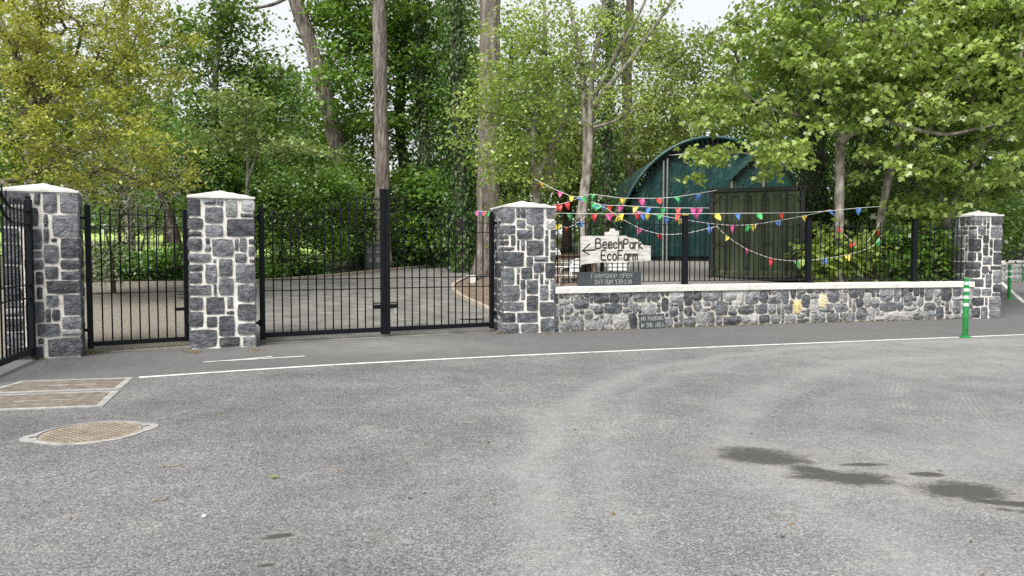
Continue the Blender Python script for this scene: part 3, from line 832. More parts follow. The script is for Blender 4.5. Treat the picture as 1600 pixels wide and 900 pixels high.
# footgate between the first two pillars
fl = loc(C1, A1, W1, .46) + Vector((.045, .04, 0)); fr_ = loc(C2, A2, 0, .42) + Vector((-.02, 0, 0))
fa = math.atan2(fr_.y - fl.y, fr_.x - fl.x); FL = (fr_ - fl).length
ft = thing('iron_footgate', 'narrow black iron footgate between two stone pillars', 'gate', (fl.x, fl.y, 0), fa)
m = MAT['iron']
MB().box((.04, 0, 1.16), (.08, .07, 2.2), 0, .006).obj('hinge_stile', m, ft)
MB().box((FL - .05, 0, 1.16), (.07, .06, 2.14), 0, .006).obj('latch_stile', m, ft)
MB().box((FL / 2, 0, .13), (FL - .02, .05, .07), 0, .004).obj('bottom_rail', m, ft)
for z in (2.12, 1.94, 1.09, .905):
    b = MB(); b.bar((.08, 0, z), (FL - .085, 0, z), .04, .012); b.obj('rail', m, ft)
for k in range(1, 10):
    x = .08 + (FL - .165) * k / 10
    b = MB(); b.tube([(x, 0, .16), (x, 0, 2.21), (x, 0, 2.235)], [.0118, .0118, .004], 6); b.obj('bar', m, ft, smooth=True)
for z in (.35, 2.06):
    b = MB(); b.box((-.03, 0, z), (.07, .05, .045)); b.obj('hinge', m, ft)
lt = MB().box((FL - .15, -.02, .62), (.16, .04, .05)).obj('latch', m, ft)
for z in (.80, .86): MB().box((FL - .13, -.02, z), (.1, .02, .012)).obj('latch_bar', m, ft)
MB().box((FL - .15, -.02, 1.30), (.14, .04, .045)).obj('stop_plate', m, ft)

# ================================================================== COVERS IN THE ROAD
MAT['cover_rust'] = simple('cover_infill', [(.3, (.09, .076, .062)), (.55, (.15, .128, .104)), (.72, (.25, .222, .185))], 9, .9, .7, 70, world=True)
MAT['cover_iron'] = simple('cover_cast_iron', [(.3, (.15, .122, .09)), (.6, (.25, .213, .163)), (.75, (.34, .307, .257))], 6, .8, .3, 60, world=True)
MAT['cover_frame'] = simple('cover_frame', [(.3, (.19, .188, .18)), (.6, (.30, .297, .288)), (.75, (.40, .396, .385))], 9, .85, .3, 60, world=True)
MAT['cover_hole'] = simple('cover_recess', [(.3, (.05, .04, .035)), (.7, (.12, .10, .08))], 30, .9, world=True)
def rect_cover(label, quad):
    P = [G(*q) for q in quad]; c = sum(P, Vector()) / 4
    root = thing('chamber_cover', label, 'manhole cover', (c.x, c.y, 0), 0, 'rectangular chamber covers in the road')
    L = [p - c for p in P]
    def inset(d):
        out = []
        for i in range(4):
            p, pr, nx_ = L[i], L[i - 1], L[(i + 1) % 4]
            e1 = (pr - p).normalized(); e2 = (nx_ - p).normalized(); s = max(.3, e1.cross(e2).length)
            out.append(p + (e1 + e2) * (d / s))
        return out
    o, i1 = inset(0), inset(.075)
    vs = [(p.x, p.y, -.02) for p in o] + [(p.x, p.y, .007) for p in o] + [(p.x, p.y, .009) for p in i1] + [(p.x, p.y, -.01) for p in i1]
    fs = [(r * 4 + k, r * 4 + (k + 1) % 4, r * 4 + 4 + (k + 1) % 4, r * 4 + 4 + k) for r in range(3) for k in range(4)]
    MB().add(vs, fs).obj('frame', MAT['cover_frame'], root)
    i2 = inset(.083)
    MB().prism([(p.x, p.y) for p in i2], -.01, .006).obj('lid', MAT['cover_rust'], root)
    # lifting slots
    e = (i2[2] - i2[1]).normalized(); ang = math.atan2(e.y, e.x)
    for f in (.45, .7):
        q = (i2[1] * (1 - f) + i2[2] * f + i2[0] * (1 - f) + i2[3] * f) / 2
        MB().box((q.x, q.y, .0065), (.22, .03, .003), ang).obj('lifting_slot', MAT['cover_frame'], root)
    return root
ga_ = [(-60, 625), (35, 595), (208, 589.5), (187, 609)]
rect_cover('rectangular chamber cover nearest the pillars with pale frame', [(-40, 617), (33, 596), (209, 590), (188, 608.5)])
rect_cover('rectangular chamber cover on the near side of its pair at the left edge', [(-110, 646), (-45, 619), (187, 610.5), (160, 636)])
mc = G(143, 676)
mh = thing('round_manhole_cover', 'round tan manhole cover with pale lugged frame in the road', 'manhole cover', (mc.x, mc.y, 0), .52)
RM = .39
poly = []
for k in range(64):
    a = 2 * PI * k / 64; r = RM + .042
    lug = max(0, abs(math.cos(a)) - .90) / .10
    poly.append(((r + .085 * lug ** 1.3) * math.cos(a), (r + .085 * lug ** 1.3) * math.sin(a)))
vs = [(x, y, -.02) for x, y in poly] + [(x, y, .007) for x, y in poly] + [((RM + .004) * math.cos(2 * PI * k / 64), (RM + .004) * math.sin(2 * PI * k / 64), .010) for k in range(64)] + [((RM + .004) * math.cos(2 * PI * k / 64), (RM + .004) * math.sin(2 * PI * k / 64), -.012) for k in range(64)]
fs = [(r * 64 + k, r * 64 + (k + 1) % 64, r * 64 + 64 + (k + 1) % 64, r * 64 + 64 + k) for r in range(3) for k in range(64)]
MB().add(vs, fs).obj('frame', MAT['cover_frame'], mh)
lid = MB().lathe([(RM - .006, -.012), (RM - .006, .004), (RM - .012, .006)], 48).obj('lid', MAT['cover_iron'], mh)
b = MB(); hw = .0155
for iu in range(-9, 10):
    for iv in range(-9, 10):
        x, y = iu * .052 + (.026 if iv % 2 else 0), iv * .052
        if math.hypot(x, y) < RM - .045: b.box((x, y, .0065), (.03, .016, .003))
recess = b.obj('tread_pattern', MAT['cover_hole'], lid)
recess['kind'] = 'stuff'
for s in (-1, 1):
    MB().box((s * (RM + .03), 0, .0095), (.05, .035, .006), .3).obj('key_hole', MAT['cover_hole'], mh)

# ================================================================== BOLLARDS
MAT['green_plastic'] = simple('green_plastic', [(.25, (.012, .10, .03)), (.4, (.010, .19, .042)), (.7, (.016, .25, .06))], 9, .5, .05, 40)
MAT['band_white'] = simple('reflective_band', [(.3, (.42, .50, .47)), (.7, (.62, .68, .65))], 9, .35, .05, 40)
def bollard(label, p, h=1.08, flat=False):
    t = thing('flexible_bollard', label, 'bollard', p, 0, 'green flexible bollards')
    MB().lathe([(.10, 0), (.10, .018), (.065, .03)], 20).obj('base', MAT['green_plastic'], t)
    prof = []
    z = .028
    while z < .36: prof += [(.052, z), (.052, z + .016), (.045, z + .018), (.045, z + .026)]; z += .028
    prof += [(.050, .37), (.048, .43), (.044, h - .012), (.038, h)]
    MB().lathe(prof, 18).obj('post', MAT['green_plastic'], t, smooth=False)
    for zc in (.60, .735, .865, .985) if not flat else (.70, .87):
        MB().lathe([(.0445, zc - .030), (.0485, zc - .028), (.0485, zc + .028), (.0445, zc + .030)], 18).obj('reflective_band', MAT['band_white'], t)
    return t
p = G(1508, 527.5)
bollard('green ribbed bollard in front of the far right pillar, nearest one', (p.x, p.y, 0))
def out_at(px, y): 
    q = D(px, 450, y); return (q.x, y, zout(q.x, y))
bollard('green bollard beside the white road line beyond the far right pillar', out_at(1577, 23.2), flat=True)
bollard('green bollard cut by the right edge of the view', out_at(1599, 33), flat=True)
bollard('thin distant green bollard just behind the second bollard', out_at(1578, 34), flat=True)

# ================================================================== SIGNS
STROKES = {
 'A': [[(0, 0), (.34, 1), (.68, 0)], [(.13, .38), (.56, .38)]],
 'B': [[(0, 0), (0, 1), (.42, 1), (.58, .9), (.6, .7), (.48, .56), (0, .53)], [(.44, .54), (.68, .44), (.7, .16), (.54, 0), (0, 0)]],
 'E': [[(.6, 1), (0, 1), (0, 0), (.62, 0)], [(0, .52), (.5, .52)]],
 'F': [[(.6, 1), (0, 1), (0, 0)], [(0, .52), (.48, .52)]],
 'G': [[(.62, .82), (.42, 1), (.15, .9), (0, .5), (.14, .1), (.42, 0), (.62, .18), (.62, .45), (.38, .45)]],
 'H': [[(0, 0), (0, 1)], [(.6, 0), (.6, 1)], [(0, .5), (.6, .5)]],
 'I': [[(.05, 0), (.05, 1)]],
 'K': [[(0, 0), (0, 1)], [(.56, 1), (.02, .45), (.6, 0)]],
 'M': [[(0, 0), (.08, 1), (.4, .35), (.72, 1), (.8, 0)]],
 'N': [[(0, 0), (0, 1), (.6, 0), (.6, 1)]],
 'O': [[(.32, 1), (.08, .82), (0, .5), (.08, .16), (.32, 0), (.56, .16), (.64, .5), (.56, .84), (.34, 1)]],
 'P': [[(0, 0), (0, 1), (.44, 1), (.6, .86), (.6, .64), (.44, .5), (0, .48)]],
 'R': [[(0, 0), (0, 1), (.44, 1), (.58, .86), (.56, .64), (.4, .5), (0, .48)], [(.3, .48), (.62, 0)]],
 'S': [[(.56, .86), (.36, 1), (.1, .92), (.04, .7), (.3, .5), (.56, .32), (.5, .08), (.25, 0), (0, .12)]],
 'T': [[(0, 1), (.7, 1)], [(.35, .98), (.35, 0)]],
 'U': [[(0, 1), (.02, .25), (.2, 0), (.42, 0), (.58, .25), (.6, 1)]],
 'a': [[(.46, .52), (.3, .66), (.1, .6), (0, .34), (.08, .06), (.28, 0), (.46, .16)], [(.48, .64), (.48, .0)]],
 'c': [[(.46, .54), (.28, .66), (.08, .56), (0, .33), (.08, .1), (.28, 0), (.48, .12)]],
 'e': [[(.04, .34), (.5, .36), (.46, .58), (.28, .67), (.08, .57), (0, .33), (.08, .09), (.28, 0), (.5, .1)]],
 'h': [[(0, 0), (0, 1.06)], [(.02, .42), (.2, .62), (.38, .6), (.44, .42), (.44, 0)]],
 'k': [[(0, 0), (0, 1.04)], [(.42, .66), (.02, .28), (.46, 0)]],
 'm': [[(0, 0), (0, .66)], [(.02, .46), (.16, .64), (.28, .58), (.3, .0)], [(.32, .46), (.46, .64), (.58, .58), (.6, 0)]],
 'o': [[(.26, .66), (.07, .56), (0, .33), (.07, .1), (.26, 0), (.45, .1), (.52, .33), (.45, .56), (.28, .66)]],
 'p': [[(0, -.3), (0, .6)], [(.02, .5), (.2, .64), (.42, .5), (.44, .2), (.22, 0), (.02, .1)]],
 'r': [[(0, 0), (0, .66)], [(.02, .42), (.16, .62), (.34, .62)]],
 '0': [[(.26, 1), (.06, .8), (0, .5), (.06, .18), (.26, 0), (.46, .18), (.5, .5), (.44, .82), (.28, 1)]],
 '2': [[(.02, .8), (.2, 1), (.42, .9), (.42, .64), (0, 0), (.5, 0)]],
 '3': [[(.02, .92), (.3, 1), (.46, .82), (.4, .6), (.16, .52), (.44, .4), (.48, .16), (.26, 0), (0, .1)]],
 '9': [[(.42, .72), (.3, .5), (.08, .56), (.04, .86), (.22, 1), (.42, .9), (.44, .6), (.38, 0)]],
 '-': [[(.0, .42), (.26, .42)]], '.': [[(.04, .02), (.08, .08)]],
}
def strip(poly, hw, y, th, mb):
    """mitred flat stroke in the x-z plane"""
    P = [np.array(p, float) for p in poly]
    keep = [P[0]]
    for p in P[1:]:
        if np.linalg.norm(p - keep[-1]) > 1e-4: keep.append(p)
    P = keep; n = len(P); L = []; Rr = []
    for i in range(n):
        d0 = (P[i] - P[i - 1]) if i else (P[1] - P[0]); d1 = (P[i + 1] - P[i]) if i < n - 1 else (P[-1] - P[-2])
        d0 = d0 / np.linalg.norm(d0); d1 = d1 / np.linalg.norm(d1)
        n0 = np.array([-d0[1], d0[0]]); n1 = np.array([-d1[1], d1[0]])
        mm = n0 + n1; l = np.linalg.norm(mm)
        mm = n0 if l < .2 else mm / l
        k = min(1.6, 1 / max(.3, mm.dot(n0)))
        q = P[i].copy()
        if i == 0: q = q - d0 * hw * .6
        if i == n - 1: q = q + d1 * hw * .6
        L.append(q + mm * hw * k); Rr.append(q - mm * hw * k)
    vs = [(p[0], y, p[1]) for p in L] + [(p[0], y, p[1]) for p in Rr] + [(p[0], y + th, p[1]) for p in L] + [(p[0], y + th, p[1]) for p in Rr]
    fs = []
    for i in range(n - 1):
        fs.append((i, i + 1, n + i + 1, n + i))
        fs.append((i, 2 * n + i, 2 * n + i + 1, i + 1)); fs.append((n + i, n + i + 1, 3 * n + i + 1, 3 * n + i))
    fs += [(0, n, 3 * n, 2 * n), (n - 1, 2 * n - 1 + 2 * n, 2 * n - 1, n - 1)][:1]
    mb.add(vs, fs)
def write(text, x, z, h, wtot, hw, y, mat, parent, seed=1, wob=.02, sub=2):
    rr = random.Random(seed); adv = []; tot = 0
    for c in text:
        w = .42 if c == ' ' else max(p[0] for s in STROKES[c] for p in s); adv.append(w); tot += w + .2
    tot -= .2; k = wtot / tot; mb = MB(); cx = x; q = 0
    for c, w in zip(text, adv):
        if c != ' ':
            dz = rr.uniform(-wob, wob) * h; hs = h * (1 + rr.uniform(-wob, wob) * 2)
            for s in STROKES[c]:
                pts = [(cx + p[0] * k, z + dz + p[1] * hs) for p in s]
                # round the bends
                for _ in range(sub if len(pts) > 3 else 0):
                    new = [pts[0]]
                    for i in range(len(pts) - 1):
                        a, b_ = pts[i], pts[i + 1]
                        if i > 0: new.append((a[0] * .8 + b_[0] * .2, a[1] * .8 + b_[1] * .2))
                        if i < len(pts) - 2: new.append((a[0] * .2 + b_[0] * .8, a[1] * .2 + b_[1] * .8))
                    new.append(pts[-1]); pts = new
                strip(pts, hw, y - .0004 * (q % 4), .004, mb); q += 1
        cx += (w + .2) * k
    return mb.obj('lettering', mat, parent)
MAT['sign_wood'] = simple('whitewashed_wood', [(.28, (.12, .115, .10)), (.38, (.38, .37, .34)), (.52, (.56, .55, .515)), (.75, (.66, .655, .63))], 9, .8, .6, 14, stretch=(.5, 1, 2.2), bdist=.01)
MAT['ink'] = simple('black_lettering', [(.3, (.012, .010, .009)), (.7, (.03, .026, .024))], 9, .6)
MAT['slate'] = simple('blackboard', [(.3, (.024, .030, .036)), (.55, (.042, .050, .058)), (.75, (.08, .088, .095))], 5, .75, .3, 25, stretch=(.4, 1, 3))
MAT['chalk'] = simple('chalk', [(.35, (.16, .17, .175)), (.6, (.42, .43, .43))], 60, .95, world=True)

p0, a0 = fpt(s_of_px(960)); ax_ = Vector((math.cos(a0), math.sin(a0), 0)); nrm = Vector((math.sin(a0), -math.cos(a0), 0))
sp0 = p0 + nrm * .075
def loc8(pts, o, k=5.0, ox=860, oy=350):
    return [on_plane(ox + x / k, oy + y / k, o, a0) for x, y in pts]
sg = thing('wooden_farm_sign', 'whitewashed live edge wooden sign with black lettering and left arrow on the railing', 'sign', (sp0.x, sp0.y, 0), a0)
outline = loc8([(235, 318), (330, 305), (420, 299), (560, 300), (660, 292), (700, 291), (780, 287), (779, 230), (780, 171), (752, 168), (722, 166), (702, 142), (690, 130), (660, 113), (602, 104), (590, 91), (480, 91), (380, 94), (300, 92), (236, 97), (239, 200)], sp0)
b = MB(); b.slab(outline, -.022, .022); board = b.obj('board', MAT['sign_wood'], sg)
b = MB(); b.slab(loc8([(430, 92), (432, 62), (470, 60), (476, 36), (508, 36), (512, 52), (540, 52), (541, 92)], sp0), -.012, .012); b.obj('back_batten', MAT['sign_wood'], sg, (0, .038, 0))
u = loc8([(345, 190), (345, 115), (716, 190)], sp0)
write('BeechPark', u[0][0] + .01, u[0][1], u[1][1] - u[0][1], u[2][0] - u[0][0] - .02, .0138, -.0265, MAT['ink'], sg, 5, .01)
u = loc8([(392, 284), (392, 206), (675, 284)], sp0)
write('EcoFarm', u[0][0], u[0][1], u[1][1] - u[0][1], u[2][0] - u[0][0], .0138, -.0265, MAT['ink'], sg, 6, .01)
mb = MB(); t_ = loc8([(245, 208), (345, 200), (303, 155), (298, 238)], sp0)
strip([t_[0], t_[1]], .015, -.0272, .004, mb); strip([t_[2], t_[0], t_[3]], .012, -.0262, .004, mb); mb.obj('arrow', MAT['ink'], sg)

bp = p0 + nrm * .11
cb = thing('chalkboard_opening_hours', 'long dark chalkboard with opening hours standing on the coping', 'chalkboard', (bp.x, bp.y, 0), a0)
q = loc8([(212, 406), (706, 398), (706, 497), (214, 508)], bp)
zb = WH + .133; zt = zb + .275
ub0, ub1 = q[0][0], q[1][0]
MB().slab([(ub0, zb), (ub1, zb), (ub1, zt), (ub0, zt + .004)], -.011, .011).obj('board', MAT['slate'], cb)
u = loc8([(316, 440), (634, 440), (345, 500), (632, 500)], bp)
write('FARMSHOP OPEN', u[0][0], zb + .155, .085, u[1][0] - u[0][0], .0042, -.0145, MAT['chalk'], cb, 8, .05)
write('SAT-SUN 9.30-2.30', u[2][0], zb + .035, .085, u[3][0] - u[2][0], .0042, -.0145, MAT['chalk'], cb, 9, .05)

np_x = G(1020, 513.5); an = Wang(np_x.x)
npb = thing('no_parking_slate', 'small dark slate notice with chalk writing leaning at the foot of the wall', 'notice', (np_x.x, W(np_x.x) - .085, 0), an)
b = MB(); b.slab([(-.285, .006), (.285, .0), (.283, .29), (-.283, .285)], -.009, .009); bo = b.obj('slate', MAT['slate'], npb, rot=(-.12, 0, 0))
write('NO PARKING', -.26, .165, .085, .51, .0048, -.0125, MAT['chalk'], bo, 3, .04)
write('IN THIS AREA', -.26, .03, .085, .52, .0048, -.0125, MAT['chalk'], bo, 4, .04)

# ================================================================== SHIPPING CONTAINER
MAT['olive'] = simple('olive_container_paint', [(.25, (.028, .040, .019)), (.5, (.052, .070, .032)), (.72, (.085, .104, .056))], 3, .6, .3, 12, stretch=(1, 1, .5))
MAT['olive_dark'] = simple('dark_container_frame', [(.3, (.014, .018, .014)), (.7, (.032, .038, .03))], 5, .6, .2, 20)
MAT['rust_streak'] = simple('worn_edge', [(.3, (.10, .10, .085)), (.7, (.30, .30, .27))], 20, .8)
cl, cr = D(1107, 437, 19.95), D(1256, 437, 19.2)
ca = math.atan2(cr.y - cl.y, cr.x - cl.x); cw = (cr - cl).length; chh = 2.42
zc0 = tz((cl.x + cr.x) / 2, 19.5) + .05
cont = thing('shipping_container', 'dark olive green shipping container with closed double doors behind the railing', 'container', (cl.x, cl.y, zc0), ca)
cd = 6.06
def corr(n, amp, L, z0, z1, axis, o, flip):
    pts = []; step = L / n
    for i in range(n): pts += [(i * step, 0), (i * step + step * .3, 0), (i * step + step * .5, amp), (i * step + step * .8, amp)]
    pts.append((L, 0)); vs = []
    for (a, d) in pts:
        for z in (z0, z1):
            vs.append((o[0] + flip * d, o[1] + a, z) if axis == 'y' else (o[0] + a, o[1] + flip * d, z))
    return vs, [(2 * i, 2 * i + 1, 2 * i + 3, 2 * i + 2) for i in range(len(pts) - 1)]
b = MB(); b.add(*corr(22, .036, cd - .2, .12, chh - .08, 'y', (.03, .1), 1)); b.obj('side_wall', MAT['olive'], cont)
b = MB(); b.add(*corr(22, .036, cd - .2, .12, chh - .08, 'y', (cw - .03, .1), -1)); b.obj('side_wall', MAT['olive'], cont)
MB().box((cw / 2, cd - .03, chh / 2), (cw - .2, .04, chh - .2)).obj('end_wall', MAT['olive'], cont)
MB().box((cw / 2, cd / 2, chh - .03), (cw - .12, cd - .12, .03)).obj('roof', MAT['olive_dark'], cont)
MB().box((cw / 2, cd / 2, .07), (cw - .12, cd - .16, .06)).obj('floor', MAT['olive_dark'], cont)
for x in (.055, cw - .055):
    MB().box((x, .06, chh / 2), (.11, .12, chh - .24), 0, .006).obj('corner_post', MAT['olive_dark'], cont)
    MB().box((x, cd - .06, chh / 2), (.11, .12, chh - .24), 0, .006).obj('corner_post', MAT['olive_dark'], cont)
    MB().box((x, cd / 2, chh - .045), (.07, cd - .26, .07)).obj('top_rail', MAT['olive_dark'], cont)
    MB().box((x, cd / 2, .06), (.07, cd - .26, .1)).obj('bottom_rail', MAT['olive_dark'], cont)
    for y in (.085, cd - .085):
        for z in (.06, chh - .06):
            cc = MB().box((x, y, z), (.168, .17, .12), 0, .008).obj('corner_casting', MAT['olive_dark'], cont)
            if y < 1: MB().box((x, -.002, z), (.075, .006, .05), 0, .0).obj('casting_hole', MAT['iron'], cc)
MB().box((cw / 2, .055, chh - .055), (cw - .34, .09, .10)).obj('header', MAT['olive_dark'], cont)
MB().box((cw / 2, .055, .065), (cw - .34, .09, .11)).obj('sill', MAT['olive_dark'], cont)
MB().box((cw / 2, -.003, .115), (cw - .5, .02, .012)).obj('sill_edge', MAT['rust_streak'], cont)
dw = (cw - .24) / 2
for k in range(2):
    x0 = .12 + k * dw + .006; x1 = x0 + dw - .012; z0, z1 = .13, chh - .115
    pts = []; n = 3; m_ = .06; L = (x1 - x0 - 2 * m_) / n
    pr = [(x0, 0), (x0 + m_, 0)]
    for i in range(n):
        a = x0 + m_ + i * L; pr += [(a + .05, 0), (a + .09, .035), (a + L - .09, .035), (a + L - .05, 0)]
    pr += [(x1 - m_, 0), (x1, 0)]
    vs = []
    for (x, d) in pr:
        for z, on in ((z0, 0), (z0 + .09, 0), (z0 + .14, 1), (z1 - .14, 1), (z1 - .09, 0), (z1, 0)): vs.append((x, .055 + d * on, z))
    fs = [(i * 6 + j, i * 6 + j + 1, i * 6 + 7 + j, i * 6 + 6 + j) for i in range(len(pr) - 1) for j in range(5)]
    dr = MB().add(vs, fs).obj('door', MAT['olive'], cont)
    MB().box(((x0 + x1) / 2, .105, (z0 + z1) / 2), (x1 - x0 - .02, .02, z1 - z0 - .02)).obj('door_core', MAT['olive_dark'], dr)
    for fx in ((.30, .80) if k == 0 else (.20, .70)):
        x = x0 + (x1 - x0) * fx
        b = MB(); b.tube([(x, .022, .10), (x, .022, chh - .09)], .017, 8)
        for z in (.35, .95, 1.55, 2.1): b.box((x, .035, z), (.09, .035, .045))
        for z in (.095, chh - .085): b.box((x, .02, z), (.075, .05, .05))
        rod = b.obj('lock_rod', MAT['olive_dark'], dr)
        MB().bar((x, .004, .98), (x + (.26 if k else -.26) * (1 if fx < .5 or k else 1), -.006, 1.0), .035, .018).obj('handle', MAT['olive_dark'], rod)
    for z in (.3, .9, 1.5, 2.1):
        MB().box(((x0 + .01) if k == 0 else (x1 - .01), .03, z), (.08, .05, .09)).obj('hinge', MAT['olive_dark'], dr)
    for kk in range(2):
        MB().box((x0 + .3 + kk * .42, .046, z1 - .125 - kk * .02), (.2, .004, .014)).obj('worn_mark', MAT['rust_streak'], dr)

# ================================================================== TUNNEL TENT AND SMALL GABLED TENT
def tarp_mat():
    m, nt, b = newmat('green_tarpaulin')
    co = coords(nt)
    f = noise(nt, mapping(nt, co, (1.2, 1.2, .35)), 2.2, 6, .6)
    nt.links.new(ramp(nt, f, [(.3, (.003, .024, .0225)), (.55, (.006, .043, .039)), (.75, (.014, .072, .064))]), b.inputs['Base Color'])
    b.inputs['Roughness'].default_value = .38
    bump(nt, b, noise(nt, mapping(nt, co, (1.5, 1.5, .4)), 3.5, 5, .6, 1.0), .8, .12)
    return m
MAT['tarp'] = tarp_mat()
MAT['tarp_edge'] = simple('tarp_edge_band', [(.3, (.006, .038, .038)), (.7, (.016, .07, .068))], 6, .4, .4, 12)
MAT['pale_sheet'] = simple('pale_sheet', [(.3, (.55, .57, .56)), (.7, (.72, .73, .72))], 3, .5, .2, 10)
MAT['galv'] = simple('galvanised_pole', [(.3, (.22, .23, .23)), (.7, (.38, .39, .39))], 8, .4, metal=.5)
MAT['timber_grey'] = simple('weathered_timber', [(.3, (.10, .08, .06)), (.7, (.24, .20, .16))], 6, .85, .4, 25, stretch=(1, 1, .2))
ty = 30.0; tc = D(1108, 400, ty); tA, tB, tL = 3.85, 4.85, 12.0
tz0 = tz(tc.x, ty) + .02
tent = thing('tunnel_tent', 'large arched dark green tarpaulin storage tunnel behind the container', 'tent', (tc.x, ty, tz0))
nA, nL = 44, 14; vs = []
for j in range(nL + 1):
    y = -.35 + (tL + .35) * j / nL; sag = .05 * math.sin(j / nL * nL * PI) ** 2
    for i in range(nA + 1):
        t = PI * i / nA; rib = .035 * (1 - abs(math.sin(j * PI / 2)))
        vs.append((-(tA + rib) * math.cos(t), y, max(0, (tB + rib) * math.sin(t))))
fs = [(j * (nA + 1) + i, j * (nA + 1) + i + 1, (j + 1) * (nA + 1) + i + 1, (j + 1) * (nA + 1) + i) for j in range(nL) for i in range(nA)]
MB().add(vs, fs).obj('roof_sheet', MAT['tarp'], tent, smooth=True)
# rolled front edge with lacing
pts = [(-(tA + .02) * math.cos(PI * i / 48), -.33, (tB + .02) * math.sin(PI * i / 48)) for i in range(49)]
edge = MB().tube(pts, .07, 8).obj('edge_roll', MAT['tarp_edge'], tent, smooth=True)
for i in range(1, 60):
    t = PI * i / 60
    MB().bar((-(tA - .02) * math.cos(t), -.30, (tB - .02) * math.sin(t)), (-(tA - .28) * math.cos(t + .02), -.10, (tB - .28) * math.sin(t + .02)), .06, .02).obj('lacing', MAT['tarp_edge'], edge)
# front curtain with folds
nx_, nz_ = 70, 30; vs = []
for j in range(nz_ + 1):
    for i in range(nx_ + 1):
        u = -1 + 2 * i / nx_; x = u * (tA - .22); zt_ = (tB - .2) * math.sqrt(max(0, 1 - u * u)) 
        z = .22 + (max(zt_, .24) - .22) * j / nz_
        d = .09 * mnoise.noise(Vector((x * 1.6, z * .5, 3))) + .04 * mnoise.noise(Vector((x * 4, z * .9, 9))) + .03 * math.sin(x * 9 + z)
        vs.append((x, .0 + d, z))
fs = [(j * (nx_ + 1) + i, j * (nx_ + 1) + i + 1, (j + 1) * (nx_ + 1) + i + 1, (j + 1) * (nx_ + 1) + i) for j in range(nz_) for i in range(nx_)]
MB().add(vs, fs).obj('front_curtain', MAT['tarp'], tent, smooth=True)
xp = D(1037, 300, ty).x - tc.x
for x in (xp - .05, xp + .1): MB().tube([(x, -.2, 0), (x, -.2, (tB - .3) * math.sqrt(1 - (x / tA) ** 2))], .035, 8).obj('door_pole', MAT['galv'], tent)
MB().tube([(xp + .1, -.2, D(1045, 244, ty).z - tz0), (D(1096, 240, ty).x - tc.x, -.2, D(1096, 240, ty).z - tz0)], .03, 8).obj('cross_pole', MAT['galv'], tent)
b = MB(); b.box((0, .1, .1), (2 * tA - .5, .1, .2)); b.obj('gap_shade_strip', MAT['iron_dull'], tent)  # black box stands in for the shade in the gap below the curtain
# gabled tent
gy = 27.3; gp = D(1196, 228, gy); gL = D(1140, 280, gy); gR = D(1250, 282, gy); gz = tz(gp.x, gy)
gt = thing('gabled_tent', 'small gabled green tent with pale roof sheet peeking over the container', 'tent', (gp.x, gy, gz))
px_, pz_ = 0, gp.z - gz; lx, lz = gL.x - gp.x, gL.z - gz; rx, rz_ = gR.x - gp.x, gR.z - gz
MB().slab([(lx + .05, .1), (rx - .05, .1), (rx - .05, rz_ - .05), (0, pz_ - .06), (lx + .05, lz - .05)], .12, .14).obj('gable_sheet', MAT['tarp'], gt)
b = MB(); b.add([(0, -.1, pz_), (rx, -.1, rz_), (rx, 1.9, rz_), (0, 1.9, pz_), (0, -.1, pz_ - .03), (rx, -.1, rz_ - .03), (rx, 1.9, rz_ - .03), (0, 1.9, pz_ - .03)], [(0, 1, 2, 3), (4, 7, 6, 5), (0, 4, 5, 1), (1, 5, 6, 2), (2, 6, 7, 3), (3, 7, 4, 0)]); b.obj('roof_sheet', MAT['pale_sheet'], gt)
b = MB(); b.add([(0, -.1, pz_), (lx, -.1, lz), (lx, 1.9, lz), (0, 1.9, pz_), (0, -.1, pz_ - .03), (lx, -.1, lz - .03), (lx, 1.9, lz - .03), (0, 1.9, pz_ - .03)], [(0, 1, 2, 3), (4, 7, 6, 5), (0, 4, 5, 1), (1, 5, 6, 2), (2, 6, 7, 3), (3, 7, 4, 0)]); b.obj('roof_sheet', MAT['tarp'], gt)
for x, z in ((lx + .08, lz - .05), (-.05, pz_ - .08), (rx - .08, rz_ - .05)): MB().bar((x, .02, 0), (x, .02, z), .07).obj('post', MAT['timber_grey'], gt)

# ================================================================== GARDEN FURNITURE BEHIND THE RAILING
MAT['white_paint'] = simple('white_painted_metal', [(.3, (.60, .61, .62)), (.7, (.78, .79, .80))], 9, .5, .1, 40)
MAT['brown_wood'] = simple('brown_timber', [(.3, (.06, .038, .025)), (.55, (.13, .085, .055)), (.75, (.24, .165, .115))], 4, .75, .4, 20, stretch=(.3, 1, 1))
MAT['dark_wood'] = simple('dark_timber', [(.3, (.018, .012, .010)), (.7, (.06, .042, .034))], 5, .7, .4, 20, stretch=(.3, 1, 1))
MAT['blossom_plain'] = MAT['white_paint']
def chair(label, px, y, rz):
    q = D(px, 430, y); t = thing('garden_chair', label, 'chair', (q.x, y, tz(q.x, y) + .05), rz, 'white garden chairs behind the railing')
    m = MAT['white_paint']
    for k in range(5): MB().box((0, -.19 + k * .09, .36), (.44, .07, .016), 0, .004).obj('seat_slat', m, t)
    for k in range(3): MB().box((0, .245 + k * .018, .47 + k * .085), (.40, .014, .07), 0, .003).obj('back_slat', m, t)
    for s in (-1, 1):
        MB().tube([(s * .22, .22, .34), (s * .235, .25, .50), (s * .22, .30, .66), (s * .16, .315, .71), (0, .32, .725)], .014, 8).obj('back_frame', m, t, smooth=True)
        MB().tube([(s * .24, .26, .54), (s * .27, .1, .55), (s * .27, -.12, .545), (s * .26, -.2, .50), (s * .25, -.22, .36)], .013, 8).obj('armrest', m, t, smooth=True)
        MB().tube([(s * .22, -.2, .35), (s * .24, -.24, 0)], .014, 8).obj('leg', m, t)
        MB().tube([(s * .22, .22, .35), (s * .24, .30, 0)], .014, 8).obj('leg', m, t)
    return t
